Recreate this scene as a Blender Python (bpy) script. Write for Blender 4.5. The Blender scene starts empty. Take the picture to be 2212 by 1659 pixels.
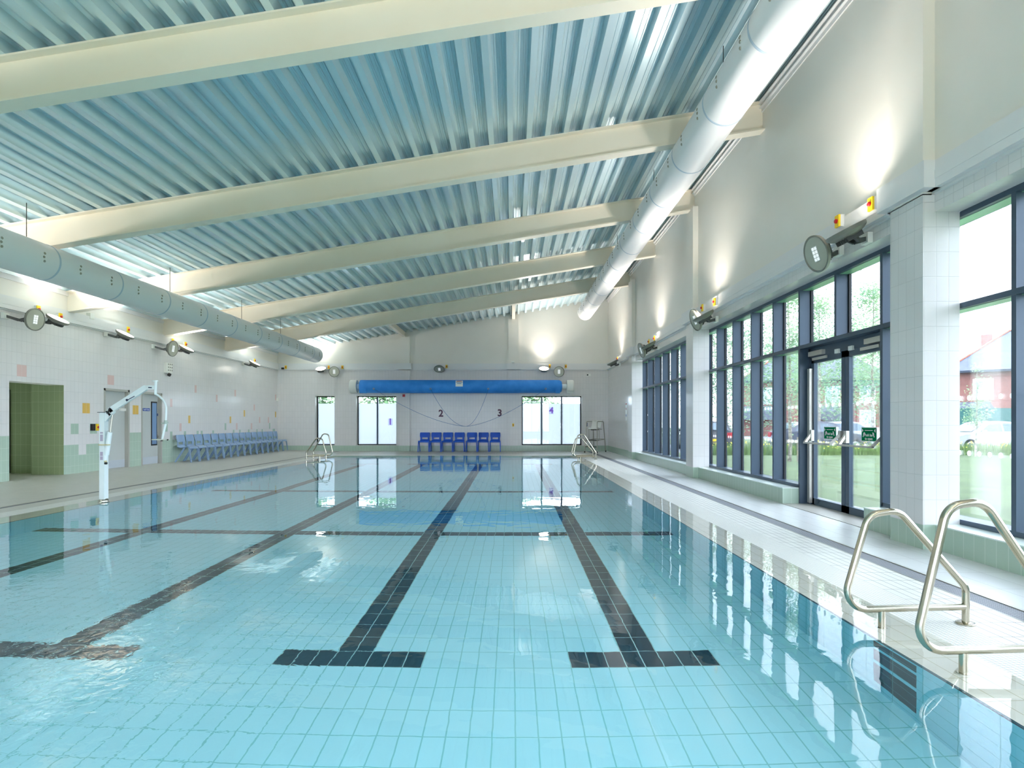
import bpy, math, random
from mathutils import Vector, Matrix
random.seed(7)
sc = bpy.context.scene
C = sc.collection
PI = math.pi

# ---------------------------------------------------------------- camera, sky, exposure
F, CX, CY, HC = 1265.0, 1106.0, 912.0, 1.30          # focal length in px, vanishing point, eye height over the water
cam_d = bpy.data.cameras.new('camera'); cam = bpy.data.objects.new('camera', cam_d); C.objects.link(cam)
cam.location = (0, 0, HC); cam.rotation_euler = (PI/2, 0, 0)
cam_d.sensor_width = 36.0; cam_d.lens = 36.0*F/2212.0
cam_d.shift_y = (CY-829.5)/2212.0; cam_d.shift_x = 0.0
cam_d.clip_end = 500
sc.camera = cam

w = bpy.data.worlds.new('sky'); sc.world = w; w.use_nodes = True
nt = w.node_tree; nt.nodes.clear()
tc = nt.nodes.new('ShaderNodeTexCoord'); sp = nt.nodes.new('ShaderNodeSeparateXYZ')
pw = nt.nodes.new('ShaderNodeMath'); pw.operation = 'POWER'; pw.use_clamp = True; pw.inputs[1].default_value = 1.5
mr = nt.nodes.new('ShaderNodeMapRange'); mr.inputs[1].default_value = 0.0; mr.inputs[2].default_value = 1.0
mr.inputs[3].default_value = 7.5; mr.inputs[4].default_value = 14.0      # bright thin overcast: much brighter towards the zenith
no = nt.nodes.new('ShaderNodeTexNoise'); no.inputs['Scale'].default_value = 2.2; no.inputs['Detail'].default_value = 4
cr = nt.nodes.new('ShaderNodeValToRGB')
cr.color_ramp.elements[0].position = .35; cr.color_ramp.elements[0].color = (.70, .81, 1.0, 1)
cr.color_ramp.elements[1].position = .65; cr.color_ramp.elements[1].color = (.82, .89, 1.0, 1)
bg = nt.nodes.new('ShaderNodeBackground'); ow = nt.nodes.new('ShaderNodeOutputWorld')
nt.links.new(tc.outputs['Generated'], sp.inputs[0]); nt.links.new(sp.outputs[2], pw.inputs[0]); nt.links.new(pw.outputs[0], mr.inputs[0])
nt.links.new(tc.outputs['Generated'], no.inputs['Vector']); nt.links.new(no.outputs[0], cr.inputs[0])
nt.links.new(cr.outputs[0], bg.inputs[0]); nt.links.new(mr.outputs[0], bg.inputs[1]); nt.links.new(bg.outputs[0], ow.inputs[0])

vs = sc.view_settings
sc.display_settings.display_device = 'sRGB'
vs.view_transform = 'Standard'; vs.look = 'None'; vs.gamma = 1.0; vs.use_curve_mapping = False
vs.exposure = 0.76
LAMP, LAMP_W = 12.0, 140.0                             # glow of the lit lenses, power of each uplighter
LAMP_C = (1.0, .925, .83)
cy = sc.cycles
cy.use_denoising = True
cy.max_bounces = 12; cy.diffuse_bounces = 8; cy.glossy_bounces = 5; cy.transmission_bounces = 8; cy.transparent_max_bounces = 16
cy.sample_clamp_indirect = 6.0
cy.caustics_refractive = True; cy.caustics_reflective = False

# ---------------------------------------------------------------- helpers
def wpt(px, py, Y):
    """point at depth Y that the photo shows at pixel (px, py)"""
    return Vector(((px-CX)*Y/F, Y, HC+(CY-py)*Y/F))

def lin(c):
    return tuple((x/12.92 if x <= .04045 else ((x+.055)/1.055)**2.4) for x in [v/255.0 for v in c])

class MB:
    def __init__(s): s.v = []; s.f = []; s.m = []
    def add(s, vs_, fs, mi=0):
        o = len(s.v); s.v += [tuple(p) for p in vs_]
        s.f += [tuple(i+o for i in f) for f in fs]; s.m += [mi]*len(fs)
        return s
    def box(s, x0, y0, z0, x1, y1, z1, mi=0):
        if x0 > x1: x0, x1 = x1, x0
        if y0 > y1: y0, y1 = y1, y0
        if z0 > z1: z0, z1 = z1, z0
        return s.add([(x0,y0,z0),(x1,y0,z0),(x1,y1,z0),(x0,y1,z0),(x0,y0,z1),(x1,y0,z1),(x1,y1,z1),(x0,y1,z1)],
              [(0,3,2,1),(4,5,6,7),(0,1,5,4),(1,2,6,5),(2,3,7,6),(3,0,4,7)], mi)
    def quad(s, a, b, c, d, mi=0): return s.add([a,b,c,d], [(0,1,2,3)], mi)
    def obox(s, c, ax, ay, az, mi=0):
        c = Vector(c); ax, ay, az = Vector(ax), Vector(ay), Vector(az)
        P = [c+i*ax+j*ay+k*az for k in (-1,1) for (i,j) in ((-1,-1),(1,-1),(1,1),(-1,1))]
        fl = ax.cross(ay).dot(az) < 0
        fs = [(0,3,2,1),(4,5,6,7),(0,1,5,4),(1,2,6,5),(2,3,7,6),(3,0,4,7)]
        if fl: fs = [tuple(reversed(f)) for f in fs]
        return s.add(P, fs, mi)
    def bar(s, p0, p1, wd, ht, up=(0,0,1), mi=0, wd1=None, ht1=None):
        p0, p1 = Vector(p0), Vector(p1); d = (p1-p0).normalized(); u = Vector(up)
        sx = d.cross(u)
        if sx.length < 1e-4: sx = d.cross(Vector((0,1,0)))
        sx.normalize(); u = sx.cross(d).normalized()
        wd1 = wd if wd1 is None else wd1; ht1 = ht if ht1 is None else ht1
        P = []
        for p, a, b in ((p0, wd/2, ht/2), (p1, wd1/2, ht1/2)):
            P += [p-sx*a-u*b, p+sx*a-u*b, p+sx*a+u*b, p-sx*a+u*b]
        return s.add(P, [(0,3,2,1),(4,5,6,7),(0,1,5,4),(1,2,6,5),(2,3,7,6),(3,0,4,7)][::1], mi)
    def lathe(s, prof, o, ax, n=24, mi=0, caps=True):
        """prof: list of (radius, height along axis)"""
        o = Vector(o); ax = Vector(ax).normalized()
        t = Vector((0,0,1)) if abs(ax.z) < .9 else Vector((1,0,0))
        e1 = ax.cross(t).normalized(); e2 = ax.cross(e1).normalized()
        P = []; Fc = []
        for r, h in prof:
            for k in range(n):
                a = 2*PI*k/n
                P.append(o+ax*h+e1*(r*math.cos(a))+e2*(r*math.sin(a)))
        for i in range(len(prof)-1):
            for k in range(n):
                k2 = (k+1) % n
                Fc.append((i*n+k, i*n+k2, (i+1)*n+k2, (i+1)*n+k))
        if caps:
            Fc.append(tuple(reversed(range(n)))); Fc.append(tuple((len(prof)-1)*n+k for k in range(n)))
        return s.add(P, Fc, mi)
    def cyl(s, p0, p1, r, r1=None, n=16, mi=0):
        p0, p1 = Vector(p0), Vector(p1); L = (p1-p0).length
        return s.lathe([(r, 0), (r if r1 is None else r1, L)], p0, p1-p0, n, mi)
    def tube(s, path, r, n=12, mi=0, closed=False, caps=True):
        path = [Vector(p) for p in path]; N = len(path); P = []; Fc = []
        tang = []
        for i in range(N):
            a = path[(i-1) % N] if (closed or i > 0) else path[i]
            b = path[(i+1) % N] if (closed or i < N-1) else path[i]
            tang.append((b-a).normalized())
        u = tang[0].cross(Vector((0,0,1)))
        if u.length < .1: u = tang[0].cross(Vector((0,1,0)))
        u.normalize()
        rr = r if isinstance(r, (list, tuple)) else [r]*N
        for i in range(N):
            u = (u-tang[i]*u.dot(tang[i])).normalized(); v_ = tang[i].cross(u)
            for k in range(n):
                a = 2*PI*k/n
                P.append(path[i]+u*(rr[i]*math.cos(a))+v_*(rr[i]*math.sin(a)))
        for i in range(N if closed else N-1):
            j = (i+1) % N
            for k in range(n):
                k2 = (k+1) % n
                Fc.append((i*n+k, i*n+k2, j*n+k2, j*n+k))
        if caps and not closed:
            Fc.append(tuple(reversed(range(n)))); Fc.append(tuple((N-1)*n+k for k in range(n)))
        return s.add(P, Fc, mi)
    def prism(s, poly, fn, a, b, mi=0):
        """poly: (u,v) list; fn(u,v,w)->xyz ; extruded w=a..b"""
        n = len(poly)
        P = [fn(u, v, a) for u, v in poly]+[fn(u, v, b) for u, v in poly]
        Fc = [tuple(reversed(range(n))), tuple(range(n, 2*n))]
        Fc += [(i, (i+1) % n, n+(i+1) % n, n+i) for i in range(n)]
        return s.add(P, Fc, mi)
    def build(s, name, mats, parent=None, world=False, origin=None, fixn=True):
        me = bpy.data.meshes.new(name)
        off = Vector((0,0,0))
        if parent is not None and world: off = parent['_loc'] if '_loc' in parent else parent.location
        off = Vector(off)
        top = parent is None
        if top:
            xs = [p[0] for p in s.v]; ys = [p[1] for p in s.v]; zs = [p[2] for p in s.v]
            off = Vector(origin) if origin else Vector(((min(xs)+max(xs))/2, (min(ys)+max(ys))/2, min(zs)))
        me.from_pydata([(p[0]-off.x, p[1]-off.y, p[2]-off.z) for p in s.v], [], s.f)
        if not isinstance(mats, (list, tuple)): mats = [mats]
        for m_ in mats: me.materials.append(m_)
        me.polygons.foreach_set('material_index', s.m)
        me.update()
        if fixn:
            import bmesh
            bm = bmesh.new(); bm.from_mesh(me); bmesh.ops.recalc_face_normals(bm, faces=bm.faces); bm.to_mesh(me); bm.free()
        me.shade_smooth(); me.set_sharp_from_angle(angle=math.radians(32))
        o = bpy.data.objects.new(name, me); C.objects.link(o)
        if top: o.location = off
        else: o.parent = parent
        return o

def tag(o, label=None, cat=None, group=None, kind=None):
    if label: o['label'] = label
    if cat: o['category'] = cat
    if group: o['group'] = group
    if kind: o['kind'] = kind
    return o
def empty(name, loc, rz=0.0, label=None, cat=None, group=None, kind=None):
    o = bpy.data.objects.new(name, None); C.objects.link(o); o.location = loc; o.rotation_euler = (0,0,rz)
    o.empty_display_size = .1
    return tag(o, label, cat, group, kind)
def structure(o): o['kind'] = 'structure'; return o
def copy_tree(o, parent=None):
    c = o.copy(); C.objects.link(c); c.parent = parent
    for ch in [x for x in o.children]: copy_tree(ch, c)
    return c
def text(body, size, mat, parent=None, loc=(0,0,0), rot=(PI/2,0,0), name='lettering', ext=.001, off=0.0, align='CENTER'):
    cu = bpy.data.curves.new(name, 'FONT'); cu.body = body; cu.size = size; cu.extrude = ext; cu.offset = off
    cu.align_x = align; cu.align_y = 'CENTER'; cu.materials.append(mat); cu.resolution_u = 4
    t = bpy.data.objects.new(name, cu); C.objects.link(t)
    bpy.context.view_layer.update()
    me = bpy.data.meshes.new_from_object(t.evaluated_get(bpy.context.evaluated_depsgraph_get())); me.name = name
    bpy.data.objects.remove(t); bpy.data.curves.remove(cu)
    o = bpy.data.objects.new(name, me); C.objects.link(o); o.location = loc; o.rotation_euler = rot
    if parent is not None: o.parent = parent
    return o

# ---------------------------------------------------------------- materials
def mat(name, col, rough=.5, metal=0.0, spec=.5, emit=None, estr=0.0, trans=0.0, ior=1.45, alpha=None, coat=0.0, srgb=True):
    m = bpy.data.materials.new(name); m.use_nodes = True; b = m.node_tree.nodes['Principled BSDF']
    c = lin(col) if srgb else col
    b.inputs['Base Color'].default_value = (*c, 1); b.inputs['Roughness'].default_value = rough
    b.inputs['Metallic'].default_value = metal; b.inputs['Specular IOR Level'].default_value = spec
    b.inputs['Transmission Weight'].default_value = trans; b.inputs['IOR'].default_value = ior
    b.inputs['Coat Weight'].default_value = coat
    if emit: b.inputs['Emission Color'].default_value = (*emit, 1); b.inputs['Emission Strength'].default_value = estr
    return m
def N(nt, t, **kw):
    n = nt.nodes.new(t)
    for k, v in kw.items(): setattr(n, k, v)
    return n
def math_(nt, op, a, b=None, c=None, clamp=False):
    n = nt.nodes.new('ShaderNodeMath'); n.operation = op; n.use_clamp = clamp
    for i, x in enumerate((a, b, c)):
        if x is None: continue
        if isinstance(x, (int, float)): n.inputs[i].default_value = x
        else: nt.links.new(x, n.inputs[i])
    return n.outputs[0]
def tile_mat(name, col, grout, pu=.125, pv=.25, ou=0.0, ov=0.0, lw=.004, rough=.25, mode='wall', var=.03, bump=.0, spec=.5, stagger=0.0):
    """procedural tiles laid out in world space; mode wall: u along the wall, v = height; mode floor: u = x, v = y"""
    m = mat(name, col, rough, spec=spec); nt = m.node_tree; b = nt.nodes['Principled BSDF']
    g = N(nt, 'ShaderNodeNewGeometry'); s = N(nt, 'ShaderNodeSeparateXYZ'); nt.links.new(g.outputs['Position'], s.inputs[0])
    if mode == 'wall':
        s2 = N(nt, 'ShaderNodeSeparateXYZ'); nt.links.new(g.outputs['True Normal'], s2.inputs[0])
        ny = math_(nt, 'GREATER_THAN', math_(nt, 'ABSOLUTE', s2.outputs[1]), .5)
        nz = math_(nt, 'GREATER_THAN', math_(nt, 'ABSOLUTE', s2.outputs[2]), .5)
        u = math_(nt, 'ADD', math_(nt, 'MULTIPLY', s.outputs[0], ny), math_(nt, 'MULTIPLY', s.outputs[1], math_(nt, 'SUBTRACT', 1.0, ny)))
        v = math_(nt, 'ADD', math_(nt, 'MULTIPLY', s.outputs[2], math_(nt, 'SUBTRACT', 1.0, nz)), math_(nt, 'MULTIPLY', nz, ov+pv*.5))
    else:
        u, v = s.outputs[0], s.outputs[1]
    us = math_(nt, 'DIVIDE', math_(nt, 'SUBTRACT', u, ou), pu)
    vv = math_(nt, 'DIVIDE', math_(nt, 'SUBTRACT', v, ov), pv)
    if stagger: us = math_(nt, 'ADD', us, math_(nt, 'MULTIPLY', math_(nt, 'FLOOR', vv), stagger))
    fu = math_(nt, 'FRACT', us); fv = math_(nt, 'FRACT', vv)
    # distance to nearest joint in metres
    du = math_(nt, 'MULTIPLY', math_(nt, 'MINIMUM', fu, math_(nt, 'SUBTRACT', 1.0, fu)), pu)
    dv = math_(nt, 'MULTIPLY', math_(nt, 'MINIMUM', fv, math_(nt, 'SUBTRACT', 1.0, fv)), pv)
    d = math_(nt, 'MINIMUM', du, dv)
    mask = math_(nt, 'LESS_THAN', d, lw/2)
    wn = N(nt, 'ShaderNodeTexWhiteNoise', noise_dimensions='2D'); cb = N(nt, 'ShaderNodeCombineXYZ')
    nt.links.new(math_(nt, 'FLOOR', us), cb.inputs[0]); nt.links.new(math_(nt, 'FLOOR', vv), cb.inputs[1]); nt.links.new(cb.outputs[0], wn.inputs['Vector'])
    hs = N(nt, 'ShaderNodeHueSaturation'); hs.inputs['Color'].default_value = (*lin(col), 1)
    nt.links.new(math_(nt, 'ADD', 1.0-var/2, math_(nt, 'MULTIPLY', wn.outputs[0], var)), hs.inputs['Value'])
    mx = N(nt, 'ShaderNodeMix', data_type='RGBA'); nt.links.new(mask, mx.inputs[0]); nt.links.new(hs.outputs[0], mx.inputs[6])
    mx.inputs[7].default_value = (*lin(grout), 1); nt.links.new(mx.outputs[2], b.inputs['Base Color'])
    nt.links.new(math_(nt, 'ADD', rough, math_(nt, 'MULTIPLY', mask, .5)), b.inputs['Roughness'])
    if bump:
        bn = N(nt, 'ShaderNodeBump'); bn.inputs['Distance'].default_value = bump; bn.inputs['Strength'].default_value = 1
        nt.links.new(math_(nt, 'MINIMUM', math_(nt, 'DIVIDE', d, lw), 1.0), bn.inputs['Height']); nt.links.new(bn.outputs[0], b.inputs['Normal'])
    return m
def noise_mat(name, c1, c2, scale=8.0, rough=.6, detail=4, bump=0.0, metal=0.0, pos=(.4, .6)):
    m = mat(name, c1, rough, metal); nt = m.node_tree; b = nt.nodes['Principled BSDF']
    g = N(nt, 'ShaderNodeNewGeometry'); n = N(nt, 'ShaderNodeTexNoise'); n.inputs['Scale'].default_value = scale; n.inputs['Detail'].default_value = detail
    nt.links.new(g.outputs['Position'], n.inputs['Vector'])
    r = N(nt, 'ShaderNodeValToRGB'); r.color_ramp.elements[0].position = pos[0]; r.color_ramp.elements[1].position = pos[1]
    r.color_ramp.elements[0].color = (*lin(c1), 1); r.color_ramp.elements[1].color = (*lin(c2), 1)
    nt.links.new(n.outputs[0], r.inputs[0]); nt.links.new(r.outputs[0], b.inputs['Base Color'])
    if bump:
        bn = N(nt, 'ShaderNodeBump'); bn.inputs['Distance'].default_value = bump; nt.links.new(n.outputs[0], bn.inputs['Height']); nt.links.new(bn.outputs[0], b.inputs['Normal'])
    return m

ZR = .2655                                              # height of the first whole tile joint
white_tile = tile_mat('white_wall_tile', (221,218,217), (192,190,189), ou=.025, ov=ZR, rough=.18, lw=.004, bump=.0008)
green_tile = tile_mat('pale_green_tile', (170,190,174), (196,208,196), ou=.025, ov=ZR, rough=.18, lw=.004)
pink_tile = tile_mat('dusty_pink_tile', (218,188,184), (214,206,200), ou=.025, ov=ZR, rough=.18, lw=.004)
yellow_tile = tile_mat('mustard_tile', (216,176,92), (214,206,196), ou=.025, ov=ZR, rough=.18, lw=.004)
shower_tile = tile_mat('olive_green_tile', (128,140,104), (156,166,136), ou=.03, ov=ZR, rough=.25, lw=.004)
panel = noise_mat('cream_panel_paint', (227,223,215), (231,227,220), scale=.6, rough=.38)
beam_m = noise_mat('cream_steel_paint', (232,223,207), (235,227,213), scale=.8, rough=.35)
trunk_m = mat('white_trunking', (223,222,222), .35)
deck_m = tile_mat('deck_tile', (196,194,186), (170,168,160), pu=.125, pv=.25, ou=.02, ov=.0, lw=.003, rough=.42, mode='floor', var=.05)
deck_r = tile_mat('deck_tile_large', (210,212,212), (178,180,180), pu=.25, pv=.5, ou=.0, ov=.0, lw=.004, rough=.3, mode='floor', var=.04)
strip_m = tile_mat('deck_strip_tile', (218,218,212), (108,108,108), pu=.0733, pv=.25, ou=2.85, ov=.0, lw=.0045, rough=.35, mode='floor', var=.05)
mosaic = tile_mat('ribbed_grip_tile', (234,234,228), (190,190,184), pu=.025, pv=.025, ou=.0, ov=.0, lw=.004, rough=.3, mode='floor', bump=.001)
ledge_m = tile_mat('cream_ledge_tile', (238,234,218), (196,186,150), pu=.12, pv=.25, ou=.01, ov=.0, lw=.004, rough=.3, mode='floor')
pool_m = tile_mat('aqua_pool_tile', (176,240,250), (134,212,216), pu=.125, pv=.25, ou=.018, ov=.15, lw=.008, rough=.3, mode='floor', var=.03)
dark_m = tile_mat('black_lane_tile', (22,60,76), (168,214,214), pu=.125, pv=.25, ou=.018, ov=.15, lw=.007, rough=.3, mode='floor', var=.25)
poolw_m = tile_mat('aqua_pool_wall_tile', (146,218,232), (112,192,200), pu=.25, pv=.125, ou=.15, ov=-.05, lw=.006, rough=.3, mode='wall', var=.03)
darkw_m = tile_mat('black_edge_tile', (40,46,60), (120,160,160), pu=.25, pv=.125, ou=.15, ov=-.05, lw=.005, rough=.3, mode='wall')
frame_m = mat('slate_blue_aluminium', (66,82,99), .32, metal=.15)
frame_d = mat('dark_window_gasket', (22,26,30), .5)
steel = mat('polished_stainless_steel', (184,177,160), .16, metal=1.0)
steel_b = mat('brushed_steel', (176,172,160), .32, metal=1.0)
grate_m = tile_mat('grey_drain_grate', (164,166,170), (104,108,116), pu=.028, pv=.016, ou=0, ov=0, lw=.008, rough=.4, mode='floor')
white_pl = mat('white_plastic', (232,232,226), .35)
white_en = mat('white_enamel', (226,234,234), .28)
black_pl = mat('black_plastic', (20,20,22), .45)
lamp_grey = mat('grey_cast_aluminium', (116,116,108), .42)
lamp_lens = mat('grey_lamp_face', (176,176,162), .22)
bracket_m = mat('dark_grey_bracket', (72,74,74), .45)
led_m = mat('led_array', (240,244,244), .2, emit=(1,1,1), estr=.35)
led_base = mat('led_board', (190,192,190), .3)
lit_m = mat('lit_lamp_lens', (255,250,235), .3, emit=LAMP_C, estr=LAMP)
yel_m = mat('safety_yellow', (236,200,32), .4); red_m = mat('signal_red', (176,22,28), .4)
blue_ch = mat('royal_blue_plastic', (20,84,196), .38)
pale_ch = mat('pale_blue_plastic', (134,160,190), .34)
cover_m = noise_mat('blue_cover_fabric', (44,136,226), (56,146,234), scale=3, rough=.55)
door_m = mat('pale_grey_door_paint', (188,192,190), .4)
doorfr_m = mat('grey_door_frame', (168,166,158), .4)
kick_m = mat('satin_kick_plate', (205,212,220), .3, metal=.3)
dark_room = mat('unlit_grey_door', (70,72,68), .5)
rope_m = mat('blue_rope', (52,110,168), .6)
white_sg = mat('sign_white', (245,245,245), .4)
purple_m = mat('plum_vinyl', (88,50,76), .4)
lawn_bounce = mat('lawn_bounce_green', (160,214,176), .15)  # green light from the lawn, put into the colour
sil_m = mat('silver_anodised', (196,192,184), .35, metal=.6)
duct_m = mat('pale_grey_fabric_duct', (226,226,228), .5)
duct_s = mat('duct_seam', (176,192,208), .5)
hole_m = mat('duct_nozzle', (150,148,138), .4)

# ceiling: pre-painted profiled steel
ceil_m = mat('profiled_steel_deck', (206,226,233), .2, metal=.38)
# thin clear glazing
def glass_mat(name, tint, refl=1.0):
    m = bpy.data.materials.new(name); m.use_nodes = True; nt = m.node_tree; nt.nodes.clear()
    o = N(nt, 'ShaderNodeOutputMaterial'); mx = N(nt, 'ShaderNodeMixShader'); t = N(nt, 'ShaderNodeBsdfTransparent'); g = N(nt, 'ShaderNodeBsdfGlossy')
    fr = N(nt, 'ShaderNodeFresnel'); fr.inputs[0].default_value = 1.45
    t.inputs[0].default_value = (*tint, 1); g.inputs['Roughness'].default_value = 0.0
    nt.links.new(math_(nt, 'MULTIPLY', fr.outputs[0], refl, clamp=True), mx.inputs[0]); nt.links.new(t.outputs[0], mx.inputs[1]); nt.links.new(g.outputs[0], mx.inputs[2]); nt.links.new(mx.outputs[0], o.inputs[0])
    return m
glass = glass_mat('clear_glazing', (.97, .985, .985), .8)
def film_mat():
    m = bpy.data.materials.new('white_privacy_film'); m.use_nodes = True; nt = m.node_tree; nt.nodes.clear()
    o = N(nt, 'ShaderNodeOutputMaterial'); mx = N(nt, 'ShaderNodeMixShader'); t = N(nt, 'ShaderNodeBsdfTranslucent'); g = N(nt, 'ShaderNodeBsdfDiffuse')
    t.inputs[0].default_value = (.47, .485, .50, 1); g.inputs[0].default_value = (.85, .88, .92, 1); mx.inputs[0].default_value = .25
    nt.links.new(t.outputs[0], mx.inputs[1]); nt.links.new(g.outputs[0], mx.inputs[2]); nt.links.new(mx.outputs[0], o.inputs[0]); return m
film = film_mat()
def backlit(name, col, k=.6):
    m = bpy.data.materials.new(name); m.use_nodes = True; nt = m.node_tree; nt.nodes.clear(); c = lin(col)
    o = N(nt, 'ShaderNodeOutputMaterial'); mx = N(nt, 'ShaderNodeMixShader'); t = N(nt, 'ShaderNodeBsdfTranslucent'); g = N(nt, 'ShaderNodeBsdfDiffuse')
    t.inputs[0].default_value = (*[v*k for v in c], 1); g.inputs[0].default_value = (*c, 1); mx.inputs[0].default_value = .5
    nt.links.new(t.outputs[0], mx.inputs[1]); nt.links.new(g.outputs[0], mx.inputs[2]); nt.links.new(mx.outputs[0], o.inputs[0]); return m
dots_m = backlit('white_dot_film', (252,252,252), 1.0)
green_sg = backlit('sign_green', (20,150,96), .5)
def water_mat():
    m = bpy.data.materials.new('pool_water'); m.use_nodes = True; nt = m.node_tree; nt.nodes.clear()
    o = N(nt, 'ShaderNodeOutputMaterial'); p = N(nt, 'ShaderNodeBsdfPrincipled')
    p.inputs['Base Color'].default_value = (.95, .985, 1.0, 1); p.inputs['Roughness'].default_value = 0.0
    p.inputs['Transmission Weight'].default_value = 1.0; p.inputs['IOR'].default_value = 1.333
    g = N(nt, 'ShaderNodeNewGeometry')
    n1 = N(nt, 'ShaderNodeTexNoise'); n1.inputs['Scale'].default_value = 2.6; n1.inputs['Detail'].default_value = 2; n1.inputs['Distortion'].default_value = .6
    n2 = N(nt, 'ShaderNodeTexNoise'); n2.inputs['Scale'].default_value = 11; n2.inputs['Detail'].default_value = 2; n2.inputs['Distortion'].default_value = .8
    nm = N(nt, 'ShaderNodeTexNoise'); nm.inputs['Scale'].default_value = .32; nm.inputs['Detail'].default_value = 1
    for n in (n1, n2, nm): nt.links.new(g.outputs['Position'], n.inputs['Vector'])
    # stirred patch by the inlet on the near left
    sb = N(nt, 'ShaderNodeVectorMath', operation='DISTANCE'); nt.links.new(g.outputs['Position'], sb.inputs[0]); sb.inputs[1].default_value = (-3.3, 2.9, 0)
    r = N(nt, 'ShaderNodeMapRange'); r.interpolation_type = 'SMOOTHSTEP'; nt.links.new(sb.outputs['Value'], r.inputs[0])
    r.inputs[1].default_value = .3; r.inputs[2].default_value = 3.0; r.inputs[3].default_value = 1.0; r.inputs[4].default_value = 0.0
    r2 = N(nt, 'ShaderNodeMapRange'); nt.links.new(nm.outputs[0], r2.inputs[0])
    r2.inputs[1].default_value = .45; r2.inputs[2].default_value = .7; r2.inputs[3].default_value = .10; r2.inputs[4].default_value = 1.0
    amp2 = math_(nt, 'ADD', math_(nt, 'MULTIPLY', r2.outputs[0], .00022), math_(nt, 'MULTIPLY', r.outputs[0], .0036))
    h = math_(nt, 'ADD', math_(nt, 'MULTIPLY', n1.outputs[0], .0019), math_(nt, 'MULTIPLY', n2.outputs[0], amp2))
    bn = N(nt, 'ShaderNodeBump'); bn.inputs['Strength'].default_value = 1.0; bn.inputs['Distance'].default_value = 1.0
    nt.links.new(h, bn.inputs['Height']); nt.links.new(bn.outputs[0], p.inputs['Normal']); nt.links.new(p.outputs[0], o.inputs[0])
    return m
water_m = water_mat()

# ---------------------------------------------------------------- dimensions of the hall (metres, water surface z = 0)
XL, XR, YB, YN = -10.38, 4.26, 25.9, -4.0      # left wall, right wall, back wall, near wall
XP, XF = 4.14, 4.515                           # face of the piers, face of the glazing
SL = .163                                      # roof pitch
def zd(x): return 6.03+SL*x                    # underside of the deck ribs
PX0, PX1, PY0, PY1 = -6.57, 2.21, -2.15, 22.5  # pool walls
WX0, WX1, WY0, WY1 = -6.95, 2.575, -2.5, 22.84 # edge of the water on the shallow rim
ZTOP, ZH = .27, 3.42                           # sill top, window head
T0, T1 = 3.59, 3.885                           # trunking

# ---- pool basin
def depth(y):
    P = [(-3, .80), (3.9, .84), (8.25, 1.22), (13.0, 1.74), (22.5, 2.02)]
    for (a, da), (b, db) in zip(P, P[1:]):
        if y <= b: return da+(db-da)*(y-a)/(b-a)
    return P[-1][1]
lanes = [.893, -1.107, -3.107, -5.107]
xc = sorted(set([PX0, PX1]+[round(l+d, 4) for l in lanes for d in (-.5, -.125, .125, .5)]))
yc = [PY0, 3.90, 4.15, 8.0, 8.25, 12.75, 13.0, 20.15, 20.4, PY1]
yc = sorted(set(yc+[-.4, -.15]))
b = MB()
for i in range(len(xc)-1):
    for j in range(len(yc)-1):
        x0, x1, y0, y1 = xc[i], xc[i+1], yc[j], yc[j+1]; xm, ym = (x0+x1)/2, (y0+y1)/2
        dark = False
        for l in lanes:
            if abs(xm-l) < .126 and 3.9 < ym < 20.4: dark = True
            if abs(xm-l) < .51 and (3.9 < ym < 4.15 or 20.15 < ym < 20.4): dark = True
        if 8.0 < ym < 8.25 or 12.75 < ym < 13.0: dark = True
        b.quad((x0,y0,-depth(y0)), (x1,y0,-depth(y0)), (x1,y1,-depth(y1)), (x0,y1,-depth(y1)), 1 if dark else 0)
structure(b.build('floor_pool', [pool_m, dark_m], fixn=False))
def pool_wall(name, p, q, nrm, extra=()):
    """vertical tiled wall from p to q (x,y); dark tile along its top edge; extra: dark rects (s0,s1,z0,z1)"""
    b = MB(); p, q = Vector(p), Vector(q); L = (q-p).length; d = (q-p)/L
    ss = sorted(set([0, L]+[e[0] for e in extra]+[e[1] for e in extra])); zz = sorted(set([-2.1, -.075, -.035]+[e[2] for e in extra]+[e[3] for e in extra]))
    for i in range(len(ss)-1):
        for j in range(len(zz)-1):
            sm, zm = (ss[i]+ss[i+1])/2, (zz[j]+zz[j+1])/2
            dk = zm > -.075 or any(e[0] < sm < e[1] and e[2] < zm < e[3] for e in extra)
            a, c = p+d*ss[i], p+d*ss[i+1]
            b.quad((a.x,a.y,zz[j]), (c.x,c.y,zz[j]), (c.x,c.y,zz[j+1]), (a.x,a.y,zz[j+1]), 1 if dk else 0)
    # solid body behind the tiled face
    n = Vector(nrm)*.2
    b.quad((p.x+n.x,p.y+n.y,-2.1), (q.x+n.x,q.y+n.y,-2.1), (q.x+n.x,q.y+n.y,-.035), (p.x+n.x,p.y+n.y,-.035))
    return structure(b.build(name, [poolw_m, darkw_m], fixn=False))
steps = [(3.20-PY0, 3.58-PY0, -z1, -z0) for z0, z1 in ((.10,.20), (.24,.42), (.47,.74))]
pool_wall('wall_pool_right', (PX1, PY0), (PX1, PY1), (1, 0), steps+[(20.2-PY0, 20.6-PY0, -z1, -z0) for z0, z1 in ((.13,.22), (.30,.40), (.50,.62))])
pool_wall('wall_pool_left', (PX0, PY0), (PX0, PY1), (-1, 0), [(20.5-PY0, 20.9-PY0, -z1, -z0) for z0, z1 in ((.13,.22), (.30,.40), (.50,.62))])
pool_wall('wall_pool_back', (PX0, PY1), (PX1, PY1), (0, 1), [(l-PX0-.14, l-PX0+.14, -.55, -.13) for l in lanes])
pool_wall('wall_pool_near', (PX0, PY0), (PX1, PY0), (0, -1))

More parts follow.
